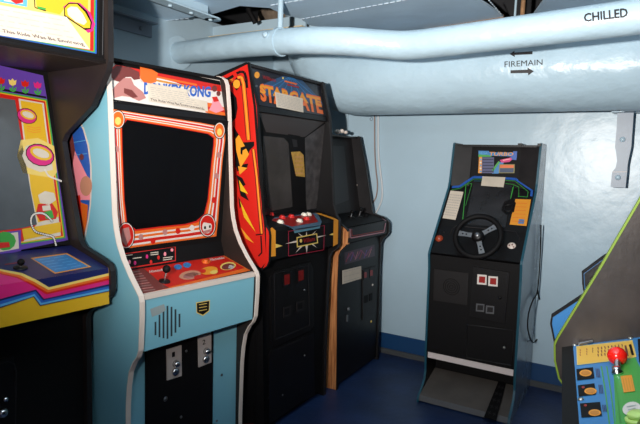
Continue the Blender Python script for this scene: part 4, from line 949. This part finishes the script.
A(BB((328, 228), (374, 224), (388, 290), (342, 296)), AMBER, 4)
for k in range(4): line(mb, kp, BB((338+k*11, 236), (348+k*11, 286)), .8, mat('ochre2', S(200, 140, 40), .5), 5)
disc(mb, kp, *B_(374, 362), 9.3, 7, WHITE, 5, rot=-.2)
line(mb, kp, BB((354, 354), (392, 346)), .6, mat('grey_text', S(150, 170, 160), .5), 7); line(mb, kp, BB((358, 366), (390, 359)), .6, MATS['grey_text'], 7)
mb.build('control_panel', K_.o)
mb = MB(); mb.tube([kp(*B_(158, 98), .006), kp(*B_(214, 86), .006)], .0035, STEEL, 8); mb.build('hinge', K_.o)
for x, y in ((142, 103), (370, 76), (167, 326)):
    mb = MB(); mb.lathe(kp(*B_(x, y), .0005), kp.n, [(.0055, 0), (.004, .003)], SCREW, 10); mb.build('screw', K_.o)
jb = kp(617.8, 373.5, .0005); mb = MB(); mb.lathe(jb, kp.n, [(.010, 0), (.010, .004), (.007, .008), (.007, .012)], CHROME, 16); 
tgt = K_.eye+K_.lray(617.2, 356)*1.012; mb.tube([jb, tgt], .006, CHROME, 10); j = mb.build('joystick', K_.o)
mb = MB(); mb.ball(tgt, .0172, mat('ball_red', S(235, 30, 20), .22, coat=.4), 28); mb.build('ball_top', j, 'glossy red ball top')
button(K_, kp, *B_(402, 412), .013, mat('button_lime', S(190, 220, 120), .35))
# monitor area behind the panel
mb = MB(); face(mb, 0, k1, (-.30, 1.5), (-.34, 1.05), GLOSSB); mb.build('screen', K_.o)
mb = MB(); face(mb, 0, k1, (-.27, 1.70), (-.22, 1.53), AMBER); mb.box(C(0, -.75, 1.70), C(k1, -.28, 1.715), BLK); mb.box(C(0, -.75, .02), C(k1, -.74, 1.70), MATB); mb.box(C(0, -.30, 1.51), C(k1, -.22, 1.53), MATB); mb.build('header_box', K_.o)
mb = MB(); face(mb, 0, k1, (-.125, .66), (-.125, .02), MATB); mb.build('front_panel', K_.o)

# ================================================================ CABINET beyond K, mostly hidden
o_ = K_.M @ C(-.60-.06, 0, 0)
N_ = Cab('arcade_cabinet', o_.x, o_.y, -83.4, 'blue sided cabinet with black edge trim, only its corner shows behind the lime trimmed one')
profN = [(-.40, 1.30), (-.20, 1.22), (-.055, 1.13), (-.013, 1.088), (-.016, 1.06), (-.02, 1.037), (.045, .977), (.046, .96), (.036, .92), (.02, .88), (-.10, .70), (-.10, 0)]
side_panel(N_, profN, -.55, .56, .578, mat('side_cobalt', S(44, 104, 156), .35), MATB, m_in=BLK, sgn=-1)
profF = [(v-.20, w) for v, w in profN]
side_panel(N_, profF, -.55, .10, .118, MATS['side_cobalt'], MATB, m_in=BLK, sgn=1)
mb = MB(); face(mb, .118, .56, (-.24, 1.03), (-.18, .975), NAVY); face(mb, .118, .56, (-.18, .975), (-.19, .88), MATB); face(mb, .118, .56, (-.19, .88), (-.32, .70), MATB); face(mb, .118, .56, (-.32, .70), (-.32, .02), MATB); mb.build('front_panel', N_.o)
mb = MB(); face(mb, .118, .56, (-.42, 1.27), (-.24, 1.04), GLOSSB); mb.build('screen', N_.o)
mb = MB(); mb.slab([C(.5785, v, w) for v, w in [(-.40, 1.298), (-.20, 1.218), (-.056, 1.128), (-.015, 1.087), (-.018, 1.06), (-.022, 1.045), (-.40, 1.045)]], (.002, 0, 0), BLK); mb.build('side_cap', N_.o)
mb = MB(); mb.box(C(.118, -.55, .02), C(.56, -.54, 1.28), MATB); mb.box(C(.118, -.55, 1.27), C(.56, -.42, 1.28), BLK); mb.build('back_board', N_.o)

# ================================================================ LIGHT
w = bpy.data.worlds.new('world'); SC.world = w; w.use_nodes = True
w.node_tree.nodes['Background'].inputs[0].default_value = (.9, .78, .74, 1); w.node_tree.nodes['Background'].inputs[1].default_value = .10
def spot(name, loc, tgt, power, ang, blend, rad, col):
    L = bpy.data.lights.new(name, 'SPOT'); L.energy = power; L.spot_size = radians(ang); L.spot_blend = blend; L.shadow_soft_size = rad; L.color = col
    o = bpy.data.objects.new(name, L); COL.objects.link(o); o.location = loc
    o.rotation_euler = (Vector(tgt)-Vector(loc)).to_track_quat('-Z', 'Y').to_euler(); return o
spot('flash', (-.32, -.20, 1.40), (-1.15, 3.0, 2.75), 440, 112, 1, .03, (1, .965, .92))
SC.view_settings.view_transform = 'Standard'; SC.view_settings.look = 'None'; SC.view_settings.gamma = 1
SC.view_settings.exposure = 0
SC.view_settings.use_curve_mapping = False
